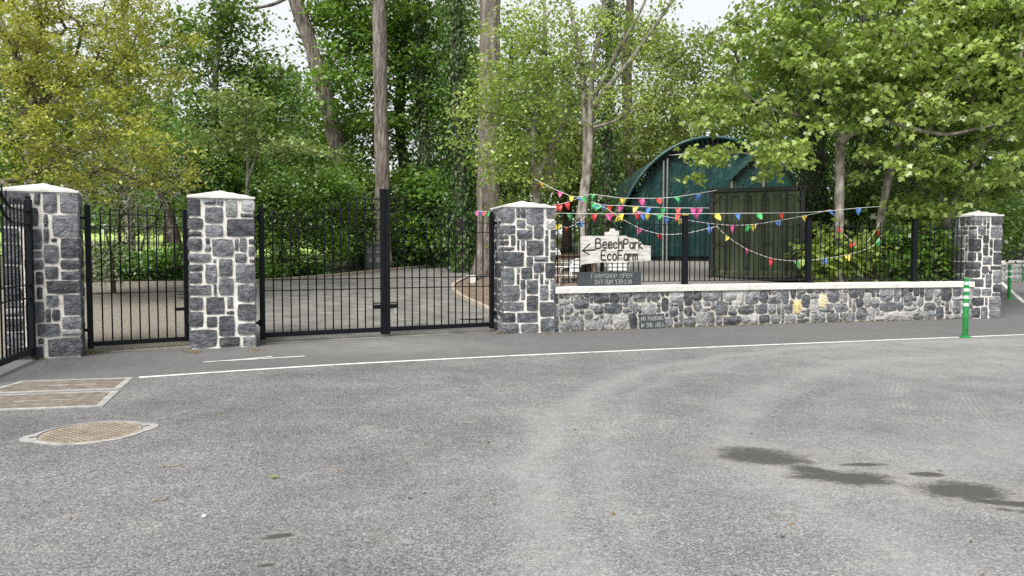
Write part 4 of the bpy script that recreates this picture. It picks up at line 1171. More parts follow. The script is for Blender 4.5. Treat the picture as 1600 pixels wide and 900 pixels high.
chair('white slatted garden chair right beside the pillar at the end of the wall', 882, 16.7, R(-70))
chair('white garden chair below the wooden sign, seen from behind', 965, 17.3, R(172))
chair('white garden chair farther back beside the thin pale trunk', 873, 19.4, R(30))
def table(label, px, y, rz, mat, L=1.1, Wd=.6, H=.62):
    q = D(px, 430, y); t = thing('garden_table', label, 'table', (q.x, y, tz(q.x, y) + .05), rz)
    for k in range(5): MB().box((0, -Wd / 2 + Wd / 10 + k * Wd / 5, H - .02), (L, Wd / 5 - .012, .035), 0, .004).obj('top_plank', mat, t)
    for sx in (-1, 1):
        for sy in (-1, 1): MB().box((sx * (L / 2 - .08), sy * (Wd / 2 - .07), (H - .04) / 2), (.07, .07, H - .04)).obj('leg', mat, t)
    for sy in (-1, 1): MB().box((0, sy * (Wd / 2 - .07), H - .085), (L - .24, .03, .09)).obj('apron', mat, t)
    return t
table('brown plank garden table between the white chairs', 897, 18.0, R(8), MAT['brown_wood'], 1.0, .7, .66)
table('dark timber table hidden under the wooden sign', 934, 18.3, R(20), MAT['dark_wood'], .62, .6, .66)

# cabinet, marker and pot by the drive
MAT['cabinet'] = simple('grey_green_cabinet', [(.3, (.055, .068, .066)), (.7, (.10, .115, .112))], 3, .5, .1, 30)
MAT['notice'] = simple('faded_notice', [(.45, (.10, .11, .11)), (.56, (.34, .35, .36))], 22, .6, rnd=True)
cq = D(583, 420, 30.6)
cbn = thing('utility_cabinet', 'grey metal utility cabinet with faded notices beside the far kerb', 'cabinet', (cq.x, 30.9, tz(cq.x, 30.9)), .1)
MB().box((0, 0, .53), (.78, .4, 1.06), 0, .012).obj('body', MAT['cabinet'], cbn)
MB().box((0, 0, 1.08), (.84, .46, .05), 0, .01).obj('lid', MAT['cabinet'], cbn)
for s in (-1, 1):
    dd = MB().box((s * .19, -.205, .54), (.36, .02, .94), 0, .004).obj('door', MAT['cabinet'], cbn)
    for k in range(2): MB().box((s * .17, -.217, .45 + k * .38), (.20, .004, .22)).obj('notice', MAT['notice'], dd)
wq = D(738, 428, 23.4)
wm = thing('white_marker_block', 'small white rendered marker block at the foot of the big trunk', 'marker', (wq.x, 23.4, tz(wq.x, 23.4) + .05), .3)
MB().box((0, 0, .12), (.20, .14, .24), 0, .01).obj('block', MAT['white_paint'], wm)
MB().box((0, 0, .25), (.22, .16, .02), 0, .004).obj('cap', MAT['white_paint'], wm)
dq = D(738, 499, 16.6)
dg = thing('drain_grate', 'small iron drain grate in the driveway behind the right gate leaf', 'drain', (dq.x, 16.3, tz(dq.x, 16.3) + .036), .4)
MB().box((0, 0, .0), (.5, .26, .012)).obj('frame', MAT['iron_dull'], dg)
for k in range(7): MB().box((-.2 + k * .067, 0, .0085), (.025, .2, .008)).obj('slot_bar', MAT['steel'], dg)

# black sheet gate behind the far right pillar, and the far wall with dark fence over the road
bq = D(1478, 384, 19.6)
bs = thing('black_sheet_gate', 'solid black sheet gate behind the end of the railing', 'gate', (bq.x + .02, 19.75, tz(bq.x, 19.75)), .1)
MB().box((0, 0, .75), (.66, .03, 1.36)).obj('panel', MAT['iron'], bs)
for s in (-1, 1): MB().box((s * .36, 0, .75), (.06, .06, 1.46), 0, .004).obj('post', MAT['iron'], bs)
for z in (.1, 1.4): MB().box((0, -.02, z), (.66, .03, .04)).obj('rail', MAT['iron'], bs)
def far_wall():
    pts = [(14.6, 26.0), (17.5, 29.5), (21.0, 32.5), (27, 36.5)]
    t = thing('far_stone_wall', 'pale low stone wall with white top far across the side road', 'wall', (pts[0][0], pts[0][1], 0))
    t2 = thing('far_panel_fence', 'dark panel fence standing on the far pale wall', 'fence', (pts[0][0], pts[0][1], 0))
    o = Vector((pts[0][0], pts[0][1], 0)); rr = random.Random(5)
    for (a, b_) in zip(pts[:-1], pts[1:]):
        L = math.hypot(b_[0] - a[0], b_[1] - a[1]); an = math.atan2(b_[1] - a[1], b_[0] - a[0])
        mx, my = (a[0] + b_[0]) / 2, (a[1] + b_[1]) / 2; z = zout(mx, my)
        MB().box((mx - o.x, my - o.y, z + .38), (L, .4, .80), an).obj('mortar_core', MAT['mortar_wall'], t)
        MB().box((mx - o.x, my - o.y, z + .83), (L + .02, .5, .1), an).obj('coping', MAT['coping'], t)
        n = int(L / .36)
        for i in range(n):
            for j in range(3):
                u = (i + .5 + rr.uniform(-.1, .1)) * L / n - L / 2
                put('stone', rock_mesh(.30, .1, .22, rr, .015, .18), MAT['stone_pale'], t, (mx - o.x + u * math.cos(an) + math.sin(an) * .18, my - o.y + u * math.sin(an) - math.cos(an) * .18, z + .13 + j * .245), (0, 0, an))
        k = max(1, round(L / 1.6))
        for i in range(k):
            u = (i + .5) * L / k - L / 2
            MB().box((u * math.cos(an) + mx - o.x, u * math.sin(an) + my - o.y, z + 1.36), (L / k - .06, .04, .94), an).obj('panel', MAT['iron'], t2)
        for i in range(k + 1):
            u = i * L / k - L / 2
            MB().box((u * math.cos(an) + mx - o.x, u * math.sin(an) + my - o.y, z + 1.40), (.09, .09, 1.02 + (.05 if i == 0 else 0)), an).obj('post', MAT['iron_dull'], t2)
far_wall()
# distant railing in front of the lawn, seen through the footgate
fr2 = thing('lawn_railing', 'distant dark railing in front of the bright lawn beyond the footgate', 'railing', (-22, 34, 0))
b_m = MB().bar((0, 0, 0), (0, 0, 1.5), .03).mesh('bar')
for k in range(75):
    x = -26 + k * .22; put('bar', b_m, MAT['iron_dull'], fr2, (x + 22, 0, tz(x, 34)))
b = MB()
for z in (.2, 1.35):
    b.bar((-4, 0, tz(-26, 34) + z), (12.3, 0, tz(-9.7, 34) + z), .04)
b.obj('rail', MAT['iron_dull'], fr2)

# ================================================================== BUNTING
FLAGC = {'r': (.55, .04, .035), 'y': (.66, .55, .06), 'g': (.06, .42, .12), 'b': (.07, .18, .50), 'p': (.62, .09, .28)}
for k, c in FLAGC.items():
    mt, nt, bs_ = newmat('pennant_' + {'r': 'red', 'y': 'yellow', 'g': 'green', 'b': 'blue', 'p': 'pink'}[k])
    f = noise(nt, coords(nt, False, True), 5, 3)
    nt.links.new(ramp(nt, f, [(.3, tuple(v * .85 for v in c)), (.7, tuple(min(1, v * 1.08) for v in c))]), bs_.inputs['Base Color'])
    bs_.inputs['Roughness'].default_value = .5
    MAT['flag_' + k] = mt
MAT['cord'] = simple('white_cord', [(.3, (.6, .6, .6)), (.7, (.75, .75, .74))], 30, .8)
frr = random.Random(21)
def pennant(col, w=.19, h=.22):
    n = 5; vs = []; fs = []; tw = frr.uniform(-1, 1); cu = frr.uniform(-.11, .11)
    rows = []
    for j in range(n + 1):
        t = j / n; hw = w / 2 * (1 - t) + .002; row = []
        for i in range(3):
            x = (-1 + i) * hw; y = cu * t * t + tw * .12 * (i - 1) * t * (1 - t) * 2 + .012 * math.sin(5 * t + i)
            row.append(len(vs)); vs.append((x, y, -h * t))
        rows.append(row)
    for a, b in zip(rows[:-1], rows[1:]):
        for i in range(2): fs.append((a[i], b[i], b[i + 1], a[i + 1]))
    me = bpy.data.meshes.new('pennant'); me.from_pydata(vs, [], fs); me.update()
    me.materials.append(MAT['flag_' + col]); return me
def bunting(label, pts, flags, d0, d1=None, sc=1.0):
    """pts: pixel points along the cord; flags: (px, colour[, scale])"""
    d1 = d1 or d0; P = [np.array(p, float) for p in pts]; n = len(P)
    pl = []
    x0, x1 = P[0][0], P[-1][0]
    # smooth cord
    A = np.array(P); d = np.concatenate([[0], np.cumsum(np.linalg.norm(np.diff(A, axis=0), axis=1))]); t = np.linspace(0, d[-1], 40)
    X = np.interp(t, d, A[:, 0]); Y = np.interp(t, d, A[:, 1])
    for _ in range(3): X[1:-1] = (X[:-2] + X[1:-1] * 2 + X[2:]) / 4; Y[1:-1] = (Y[:-2] + Y[1:-1] * 2 + Y[2:]) / 4
    W3_ = [D(X[i], Y[i], d0 + (d1 - d0) * i / 39) for i in range(40)]
    o = W3_[0]
    t_ = thing('bunting_string', label, 'bunting', tuple(o), 0, 'strings of coloured pennant bunting')
    MB().tube([tuple(q - o) for q in W3_], .006, 5).obj('cord', MAT['cord'], t_)
    for fl in flags:
        i = int(np.argmin(np.abs(X - fl[0])))
        if len(fl) > 2 and fl[2] is not None: i = int(np.argmin(np.hypot(X - fl[0], Y - fl[2])))
        q = W3_[i] - o; i0, i1 = max(0, i - 1), min(39, i + 1); tg = W3_[i1] - W3_[i0]
        if abs(X[i] - fl[0]) < 6: q = q + Vector(((fl[0] - X[i]) * W3_[i].y / FPX, 0, 0))
        slope = math.atan2(tg.z, math.hypot(tg.x, tg.y)) * (1 if tg.x > 0 else -1)
        put('pennant', pennant(fl[1], .142 * sc, .18 * sc), None, t_, (q.x, q.y, q.z - .002), (frr.uniform(-.35, .35), -clamp(slope, -.6, .6) + frr.uniform(-.22, .22), frr.uniform(-.6, .6)))
    return t_
def Z(zx, zy): return (840 + zx / 2.857, 270 + zy / 2.857)
def fz(s): return [(840 + float(a[1:]) / 2.857, a[0]) for a in s.split()]
bunting('topmost bunting string crossing the green tunnel toward the container corner', [Z(240, 95), Z(380, 114), Z(540, 114), Z(620, 108), Z(712, 93), Z(800, 78)], fz('g245 y380 p462 r543 g622 b712'), 18.1, 17.9)
bunting('short bunting string in front of the green tunnel ending at the container edge', [Z(240, 130), Z(297, 146), Z(372, 146), Z(437, 150), Z(560, 156), Z(626, 157), Z(765, 157)], fz('g250 b268 b297 r322 p372 y437 b495 g560 r626 p695 p722'), 18.0, 18.0)
bunting('long level bunting string from the pillar past the container to the sycamores', [Z(70, 180), Z(250, 183), Z(640, 183), Z(1000, 180), Z(1190, 178), Z(1310, 170), Z(1432, 156), Z(1540, 150)], fz('y85 g127 r250 p317 y390 r447 b470 y492 g545 r627 y660 p705 y799 b893 g988 r1090 b1310 b1432'), 17.0, 18.4)
bunting('bunting string sagging low across the container doors', [Z(430, 170), Z(545, 190), Z(640, 208), Z(765, 226), Z(865, 236), Z(962, 232), Z(1073, 214), Z(1190, 192), Z(1310, 165)], fz('p450 b577 y640 b765 p865 g937 y962 b1073 y1190'), 17.6, 18.2)
bunting('bunting string looping down over the wooden sign toward the container', [Z(245, 130), Z(320, 165), Z(365, 200), Z(457, 250), Z(545, 275), Z(610, 276), Z(700, 264), Z(767, 246), Z(805, 238)], fz('g275 r335 y365 p457 r545 b767'), 17.4, 17.6)
bunting('lowest bunting string drooping across the container and the shrubs', [Z(800, 240), Z(848, 288), Z(938, 345), Z(1045, 385), Z(1157, 396), Z(1280, 384), Z(1382, 367), Z(1500, 332), Z(1535, 280)], fz('y848 p938 r1045 g1157 b1280 y1382 g1518'), 17.3, 18.2)
bunting('short bunting string hanging between the two sycamore trunks', [Z(1335, 215), Z(1352, 250), Z(1385, 295), Z(1430, 318), Z(1470, 312), Z(1505, 262), Z(1525, 225)], fz('r1350 r1410 r1506'), 18.0, 18.4)
bunting('short bunting string rising from the pillar cap to the pale twin trunk', [(864, 320), (875, 319), (886, 316), (902, 310), (924, 303)], [(868, 'r'), (875, 'r'), (886, 'r'), (912, 'g')], 16.6, 18.1, .9)
bunting('high bunting string between the thin leaning tree and the pale twin trunk', [(836, 280), (848, 286), (862, 294), (877, 300), (893, 307), (910, 308), (924, 303)], [(848, 'y'), (876, 'p'), (846, 'r'), (893, 'y'), (905, 'b')], 19.4, 18.2, .95)
bunting('small bunting string between the big trunk and the gate pillar', [(742, 330), (752, 330), (762, 331), (772, 332), (782, 336)], [(746, 'p'), (751, 'b'), (757, 'r'), (764, 'g')], 18.5, 15.6, .8)
bunting('faint bunting string running low behind the railing beside the pillar', [(868, 346), (876, 352), (886, 356), (897, 352), (915, 338)], [(874, 'y'), (886, 'r'), (905, 'b')], 17.2, 18.1, .9)

# ================================================================== VEGETATION
rng = np.random.default_rng(5)
PALM = np.array([(0, 0), (.40, -.10), (.30, .16), (.66, .42), (.27, .47), (.25, .70), (0, 1.02),
                 (-.25, .70), (-.27, .47), (-.66, .42), (-.30, .16), (-.40, -.10)])
OVAL = np.array([(0, 0), (.26, .28), (.25, .62), (0, 1), (-.25, .62), (-.26, .28)])
DIAM = np.array([(0, 0), (.34, .45), (0, 1), (-.34, .45)])
def unit(v): return v / (np.linalg.norm(v, axis=-1, keepdims=True) + 1e-9)
def leaf_frames(n, tilt=.7, droop=.35, outward=None):
    """heading and normal for n leaves: blades mostly face the sky, tips hang a little"""
    az = rng.uniform(0, 2 * PI, n)
    h = np.stack([np.cos(az), np.sin(az), -np.abs(rng.normal(droop, .35, n))], 1)
    if outward is not None: h[:, :2] = h[:, :2] * .6 + outward[:, :2] * .8
    h = unit(h)
    up = unit(np.stack([rng.normal(0, tilt * .6, n), rng.normal(0, tilt * .6, n), np.ones(n)], 1))
    s = unit(np.cross(h, up)); nn = np.cross(s, h)
    return h, s, nn
def leaf_mesh(name, P, size, shape, tilt=.7, droop=.35, outward=None, frames=None, curl=.18):
    n = len(P); k = len(shape)
    h, s, nn = frames if frames is not None else leaf_frames(n, tilt, droop, outward)
    sz = size * rng.uniform(.5, 1.4, n) if np.isscalar(size) else size
    c = -curl * shape[:, 1] ** 2 - .10 * np.abs(shape[:, 0])
    V = P[:, None] + sz[:, None, None] * (shape[None, :, 0, None] * s[:, None] + shape[None, :, 1, None] * h[:, None] + c[None, :, None] * nn[:, None])
    Fq = np.arange(n * k).reshape(n, k)
    return npmesh(name, V.reshape(-1, 3), Fq)
def E(px, py, d, rx, ry, rd):
    return (np.array(D(px, py, d)), np.array([rx * d / FPX, rd, ry * d / FPX]))
def sample_E(es, n, shell=.45):
    vol = np.array([np.prod(e[1]) ** .8 for e in es]); pick = rng.choice(len(es), n, p=vol / vol.sum())
    d = unit(rng.normal(0, 1, (n, 3))); r = rng.uniform(0, 1, n) ** shell
    c = np.array([es[i][0] for i in pick]); a = np.array([es[i][1] for i in pick])
    return c + d * r[:, None] * a
def cluster_leaves(cl, per, rad, flat=.55):
    n = len(cl) * per
    c = np.repeat(cl, per, axis=0)
    d = rng.normal(0, 1, (n, 3)) * np.array([1, 1, flat]) * rad * .6
    return c + d

def grow(trunks, clusters, r_twig=.008, droop=0.15, seed=0):
    """connect cluster centres to the trunk nodes; returns list of (points, radii)"""
    rr = np.random.default_rng(seed)
    nodes = []; trad = []
    for pts, rad in trunks:
        P = np.array([tuple(p) for p in pts]); d = np.concatenate([[0], np.cumsum(np.linalg.norm(np.diff(P, axis=0), axis=1))])
        t = np.arange(d[-1] * .22, d[-1], .25)
        for tt in t:
            nodes.append([np.interp(tt, d, P[:, i]) for i in range(3)]); trad.append(np.interp(tt, d, rad))
    nt_ = len(nodes); nodes = np.array(nodes); cap = np.array(trad); par = -np.ones(nt_, int)
    cnt = np.zeros(nt_)
    base = nodes.copy()
    dist = np.min(np.linalg.norm(clusters[:, None] - base[None], axis=2), axis=1)
    NODES = [nodes]; chains = []
    allp = nodes; parent = list(par); rec = []
    for ci in np.argsort(dist):
        c = clusters[ci]; dv = c - allp; L = np.linalg.norm(dv, axis=1)
        cost = L + np.maximum(0, -(dv[:, 2])) * .9 + np.where(np.arange(len(allp)) < nt_, .35, 0)
        i = int(np.argmin(cost)); a = allp[i]; l = max(L[i], .05); m = max(2, int(l / .3))
        up = np.array([0, 0, .28 * l]); mid = (a + c) / 2 + up * .6 + rr.normal(0, .07 * l, 3)
        t = np.linspace(0, 1, m + 1)[:, None]
        path = (1 - t) ** 2 * a + 2 * t * (1 - t) * mid + t ** 2 * c
        path[1:-1] += rr.normal(0, .025, (m - 1, 3)) if m > 1 else 0
        start = len(allp); allp = np.concatenate([allp, path[1:]])
        parent += [i] + list(range(start, start + m - 1))
        chains.append((i, start, m))
    w = np.zeros(len(allp))
    for (i, s, m) in chains: w[s + m - 1] += 1
    for k in range(len(allp) - 1, nt_ - 1, -1): w[parent[k]] += w[k]
    out = []; grp = {}
    for (i, s, m) in chains:
        q = s if i < nt_ else grp[i]
        for k in range(s, s + m): grp[k] = q
        pts = np.concatenate([allp[i:i + 1], allp[s:s + m]]); rad = r_twig * np.maximum(1, w[s:s + m]) ** .5
        r0 = min(rad[0] * 1.05, cap[i] * .75) if i < nt_ else rad[0]
        rad = np.minimum(np.concatenate([[r0], rad]), r0 * 1.001 if i < nt_ else 9)
        rad[-1] *= .5
        out.append((pts, rad, q))
    return out
def tubes_mesh(name, lst, k=5):
    Vs, Fs, n = [], [], 0
    for pts, rad in lst:
        V, Fq, _ = tube_np(pts, rad, k); Vs.append(V); Fs.append(Fq + n); n += len(V)
    return npmesh(name, np.concatenate(Vs), np.concatenate(Fs), True)
def trunk_obj(pts, rad, mat, parent, o, k=12, sub=6, wob=.03):
    P = np.array([tuple(p) for p in pts]); d = np.concatenate([[0], np.cumsum(np.linalg.norm(np.diff(P, axis=0), axis=1))])
    t = np.linspace(0, d[-1], max(8, len(P) * sub))
    Q = np.stack([np.interp(t, d, P[:, i]) for i in range(3)], 1)
    for _ in range(5): Q[1:-1] = (Q[:-2] + Q[1:-1] * 2 + Q[2:]) / 4
    r = np.interp(t, d, rad) * (1 + rng.normal(0, wob, len(t)))
    r[0] *= 1.35; r[1] *= 1.12
    V, Fq, Fc = tube_np(Q, r, k)
    V = V + rng.normal(0, .04, V.shape) * np.repeat(r, k)[:, None]
    me = npmesh('trunk', V - o, [Fq, Fc], True)
    return put('trunk', me, mat, parent)
TREES = {}
def add_branches(br, mat, root):
    groups = {}
    for p, r, q in br: groups.setdefault(q, []).append((p, r))
    gs = sorted(groups.values(), key=lambda g: -len(g) - 10 * max(r[0] for _, r in g))
    for g_ in gs[:14]: put('branch', tubes_mesh('branch', g_), mat, root)
    rest = [t for g_ in gs[14:] for t in g_]
    if rest: put('twigs', tubes_mesh('twigs', rest), mat, root)['kind'] = 'stuff'
def tree(name, label, trunks, es, ncl, per, rad, size, shape, lmat, bark, group=None, flat=.5, tilt=.7, droop=.35, seed=1, twig=.008, shell=.45, twigmat=None, cat='tree', zmin=None):
    """trunks: list of (points, radii) in world space; es: crown ellipsoids"""
    b = np.array(tuple(trunks[0][0][0])); root = thing(name, label, cat, tuple(b), 0, group)
    for pts, r in trunks: trunk_obj(pts, r, bark, root, b)
    P = None
    if es:
        cl = sample_E(es, ncl, shell)
        if zmin is not None: cl[:, 2] = np.maximum(cl[:, 2], zmin + rng.uniform(0, .5, len(cl)))
        br = grow(trunks, cl, twig, seed=seed)
        add_branches([(p - b, r, q) for p, r, q in br], twigmat or MAT['bark_twig'], root)
        P = cluster_leaves(cl, per, rad, flat)
        gz = np.array([tz(p[0], p[1]) for p in P[::7]]).max() if False else None
        put('crown', leaf_mesh('crown', P - b, size, shape, tilt, droop), lmat, root)
    TREES[name] = (root, b, P)
    return root
def gpt(px, d, sink=.05):
    q = D(px, 450, d); return Vector((q.x, d, (tz(q.x, d)) - sink))
def TP(lst):                       # trunk path: first entry (px, d) on the ground, then (px, py, d)
    return [gpt(*lst[0])] + [D(*p) for p in lst[1:]]

# --- left golden tree
tree('golden_leaved_tree', 'young golden green leaved tree behind the leftmost pillar', [(TP([(46, 17.5), (48, 330, 17.5), (47, 200, 17.5), (60, 60, 17.3), (58, -60, 17.2), (66, -200, 17)]), [.14, .13, .11, .09, .07, .04]),
     ([D(47, 150, 17.4), D(30, 100, 17), D(5, 40, 16.8), D(-20, -30, 16.6)], [.07, .055, .04, .02])],
     [E(60, 20, 17.2, 190, 120, 2.6), E(40, 140, 17, 130, 90, 2.2), E(130, 225, 16.6, 175, 70, 2.0), E(30, 260, 16.4, 75, 40, 1.4), E(230, 270, 16.6, 95, 45, 1.0), E(110, 290, 16.2, 80, 28, .8), E(25, 60, 16.6, 70, 70, 1.2), E(160, 130, 16.9, 110, 80, 1.6), E(90, -180, 17.2, 170, 110, 2.4), E(215, 60, 17.4, 85, 85, 1.4)],
     760, 54, .21, .082, OVAL, MAT['lf_gold'], MAT['bark_smooth'], tilt=.9, seed=2, twig=.007, flat=.6)
# --- sycamore left of centre, and the layered sapling before it
tree('sycamore_tree', 'mid green sycamore with a thin pale trunk left of the leaning pine', [(TP([(345, 27), (342, 330, 27), (333, 200, 27), (338, 90, 27), (352, 0, 27), (360, -60, 27)]), [.15, .14, .12, .10, .07, .04])],
     [E(385, 190, 27.5, 95, 85, 2.6), E(420, 120, 28, 60, 55, 2), E(330, 130, 27, 60, 70, 2), E(310, 235, 26.5, 60, 60, 2), E(300, 60, 27, 80, 50, 2), E(370, 20, 27, 50, 50, 2)], 230, 55, .6, .17, OVAL, MAT['lf_mid'], MAT['bark_smooth'], seed=3, flat=.45)
tree('maple_sapling', 'small sapling with pale layered leaves in front of dark shrubs', [(TP([(382, 22.3), (384, 320, 22.3), (388, 250, 22.3), (380, 190, 22.3), (386, 140, 22.3)]), [.05, .045, .035, .025, .012]),
     ([D(386, 285, 22.3), D(398, 250, 22.2), D(408, 215, 22.1)], [.03, .02, .01])],
     [E(385, 205, 22.2, 70, 35, 1.2), E(440, 232, 22, 60, 18, .8), E(340, 225, 22, 50, 25, .8), E(480, 235, 22.3, 70, 10, .5), E(370, 150, 22.3, 55, 25, 1)], 80, 26, .50, .15, OVAL, MAT['lf_pale'], MAT['bark_smooth'], seed=4, flat=.16, tilt=.5, twig=.006)
# --- pines
tree('leaning_pine', 'dark leaning pine trunk crossing the top of the view', [(TP([(560, 33.5), (545, 300, 33.5), (528, 230, 33.5), (508, 150, 33.4), (484, 65, 33.2), (455, -20, 33), (420, -110, 33), (390, -200, 33)]), [.42, .39, .37, .35, .32, .30, .27, .2]),
     ([D(452, -6, 33), D(430, 6, 32.6), D(405, 12, 32.2), D(378, 13, 31.8), D(350, 8, 31.4)], [.09, .075, .06, .045, .02])],
     [E(385, -230, 33, 150, 90, 3.5)], 60, 60, .9, .2, DIAM, MAT['lf_dark'], MAT['bark_pine'], seed=5, twig=.03)
tree('straight_pine', 'straight bare grey brown pine trunk behind the meeting posts of the gate', [(TP([(600, 31.4), (599, 380, 31.4), (596, 200, 31.4), (593, 60, 31.4), (592, -60, 31.4), (594, -320, 31.4)]), [.34, .32, .30, .285, .27, .2])],
     [E(594, -330, 31.4, 120, 90, 3.5)], 50, 60, .9, .2, DIAM, MAT['lf_dark'], MAT['bark_pine'], seed=6, twig=.03)
tree('broad_pine', 'broad ridged pine trunk just left of the wall pillar', [(TP([(760, 24), (762, 400, 24), (763, 300, 24), (764, 150, 24), (766, 0, 24), (768, -150, 24), (770, -350, 24)]), [.42, .36, .345, .33, .32, .30, .24])],
     [E(770, -360, 24, 150, 110, 3.2)], 50, 60, .9, .2, DIAM, MAT['lf_dark'], MAT['bark_pine'], seed=7, twig=.03)
# --- vivid tree behind the straight pine
tree('green_sycamore', 'vivid green broad crowned sycamore behind the straight pine', [(TP([(640, 35.5), (640, 330, 35.5), (622, 190, 35.5), (630, 90, 35.5), (640, -40, 35.5)]), [.28, .26, .23, .18, .1]),
     ([D(628, 150, 35.5), D(665, 110, 35.4), D(700, 80, 35.3)], [.13, .1, .05])],
     [E(545, 90, 35, 70, 110, 2.5), E(650, 60, 35.5, 100, 85, 3), E(560, 200, 34.6, 75, 60, 2), E(690, 170, 35, 75, 80, 2.5), E(620, 20, 35, 90, 70, 3), E(540, 20, 35, 60, 60, 2.4), E(515, 130, 32, 35, 70, .9), E(640, 130, 34, 70, 70, 1.5)], 310, 75, .75, .22, OVAL, MAT['lf_vivid'], MAT['bark_dark'], seed=8, flat=.4)
# --- thin trees near the bunting
tree('thin_leaning_tree', 'thin leaning tree with small lime leaves right of the broad pine', [(TP([(842, 20.4), (840, 330, 20.4), (832, 235, 20.4), (836, 170, 20.4), (850, 110, 20.4), (852, 40, 20.4), (848, -40, 20.4)]), [.12, .11, .095, .085, .075, .05, .03]),
     ([D(836, 290, 20.4), D(862, 225, 20.3), D(880, 190, 20.3), D(905, 150, 20.2)], [.07, .06, .045, .02])],
     [E(810, 170, 20.3, 70, 90, 1.8), E(830, 60, 20.4, 75, 75, 1.8), E(880, 150, 20.4, 50, 80, 1.6), E(790, 260, 20.2, 55, 45, 1.2), E(850, 250, 20.4, 60, 50, 1.4), E(725, 180, 20.5, 45, 55, .9), E(775, 110, 20.4, 45, 90, 1.0)], 260, 42, .38, .10, OVAL, MAT['lf_lime'], MAT['bark_smooth'], seed=9, twig=.007, tilt=.9)
tree('pale_twin_trunk_tree', 'pale twin trunked tree with sparse leaves where the bunting strings meet', [(TP([(908, 18.6), (912, 330, 18.6), (922, 240, 18.6), (922, 180, 18.6), (926, 90, 18.6), (943, 40, 18.6), (944, -60, 18.6), (950, -180, 18.6)]), [.10, .085, .078, .074, .066, .055, .042, .025]),
     ([D(905, 345, 18.7), D(916, 260, 18.8), D(914, 170, 18.8), D(908, 90, 18.9), (D(890, 10, 19)), D(880, -80, 19)], [.085, .078, .07, .06, .045, .03]),
     ([D(926, 168, 18.6), D(952, 132, 18.4), D(985, 95, 18.3), D(1020, 45, 18.2), D(1062, -15, 18), D(1090, -60, 18)], [.075, .065, .055, .045, .03, .015]),
     ([D(928, 150, 18.6), D(965, 80, 18.6), D(1000, 20, 18.5), D(1030, -50, 18.5)], [.06, .05, .035, .02]),
     ([D(924, 200, 18.6), D(960, 190, 18.4), D(1000, 168, 18.2)], [.04, .03, .012])],
     [E(940, 40, 18.6, 120, 70, 1.7), E(1020, 60, 18.4, 80, 70, 1.5), E(990, 150, 18.5, 80, 55, 1.4), E(900, 120, 18.8, 70, 80, 1.3), E(980, -120, 18.6, 150, 90, 2)], 230, 40, .34, .09, OVAL, MAT['lf_lime'], MAT['bark_smooth'], seed=10, twig=.006, tilt=.9)
tree('brown_ivy_trunk_tree', 'brownish old tree behind the twin trunks with olive leaves', [(TP([(985, 42), (985, 250, 42), (978, 120, 42), (985, 0, 42), (990, -100, 42)]), [.35, .32, .28, .2, .1]), ([D(862, 300, 26), D(858, 240, 26), D(880, 200, 26), D(886, 130, 26)], [.16, .15, .13, .08])],
     [E(980, 260, 41, 85, 90, 4), E(1010, 190, 42, 80, 70, 4), E(890, 240, 40, 80, 90, 4), E(1050, 160, 42, 60, 60, 3)], 190, 70, .7, .21, OVAL, MAT['lf_olive'], MAT['bark_dark'], seed=12)
# --- sycamores on the right
sycA = tree('front_sycamore', 'large leaved sycamore on the right with a long branch over the far pillar', [(TP([(1310, 18.5), (1310, 420, 18.5), (1311, 330, 18.5), (1313, 225, 18.5), (1322, 150, 18.5), (1345, 60, 18.5), (1352, -40, 18.5), (1360, -160, 18.5)]), [.13, .115, .11, .105, .09, .075, .055, .03]),
     ([D(1314, 225, 18.5), D(1345, 192, 18.3), D(1385, 188, 18.1), D(1430, 203, 17.9), D(1480, 212, 17.7), D(1540, 198, 17.5), D(1610, 182, 17.3)], [.08, .07, .06, .05, .04, .03, .015]),
     ([D(1312, 210, 18.5), D(1270, 180, 18.3), D(1225, 178, 18), D(1180, 160, 17.8), D(1130, 110, 17.6)], [.06, .05, .04, .03, .012])],
     [E(1290, 40, 18.3, 150, 85, 1.7), E(1330, 130, 17.9, 110, 70, 1.2), E(1190, 90, 18, 95, 90, 1.4), E(1140, 170, 17.9, 70, 50, 1.0), E(1195, 255, 17.6, 85, 36, .8), E(1115, 250, 17.8, 55, 34, .7), E(1440, 200, 17.7, 120, 28, .5), E(1500, 20, 18.2, 140, 70, 1.5), E(1390, 120, 17.8, 80, 60, 1.0), E(1500, 130, 17.8, 120, 70, 1.4), E(1570, 195, 17.5, 70, 45, .9),
      E(1440, 60, 18.2, 120, 80, 1.5), E(1330, -130, 18.4, 200, 110, 2.0), E(1250, 190, 17.9, 70, 45, .9), E(1400, 250, 18.0, 80, 40, .8), E(1530, 260, 17.7, 70, 30, .7)],
     620, 36, .30, .118, PALM, MAT['lf_lime'], MAT['bark_smooth'], seed=13, flat=.42, tilt=.85, droop=.8, twig=.007)
tree('leaning_sycamore', 'pale leaning sycamore trunk between the railing post and far pillar', [(TP([(1366, 19.0), (1370, 390, 19), (1379, 320, 19), (1398, 240, 19), (1418, 160, 18.9), (1450, 90, 18.8), (1500, 20, 18.7), (1560, -60, 18.6)]), [.11, .10, .095, .085, .075, .06, .04, .02])],
     [E(1470, 60, 18.9, 130, 90, 1.6), E(1560, 80, 18.6, 110, 110, 1.6), E(1440, 200, 18.9, 90, 60, 1.2), E(1580, -30, 18.5, 120, 90, 1.6), E(1400, 330, 19.0, 60, 40, .8)], 290, 34, .30, .118, PALM, MAT['lf_lime'], MAT['bark_smooth'], seed=14, flat=.42, tilt=.85, droop=.8)
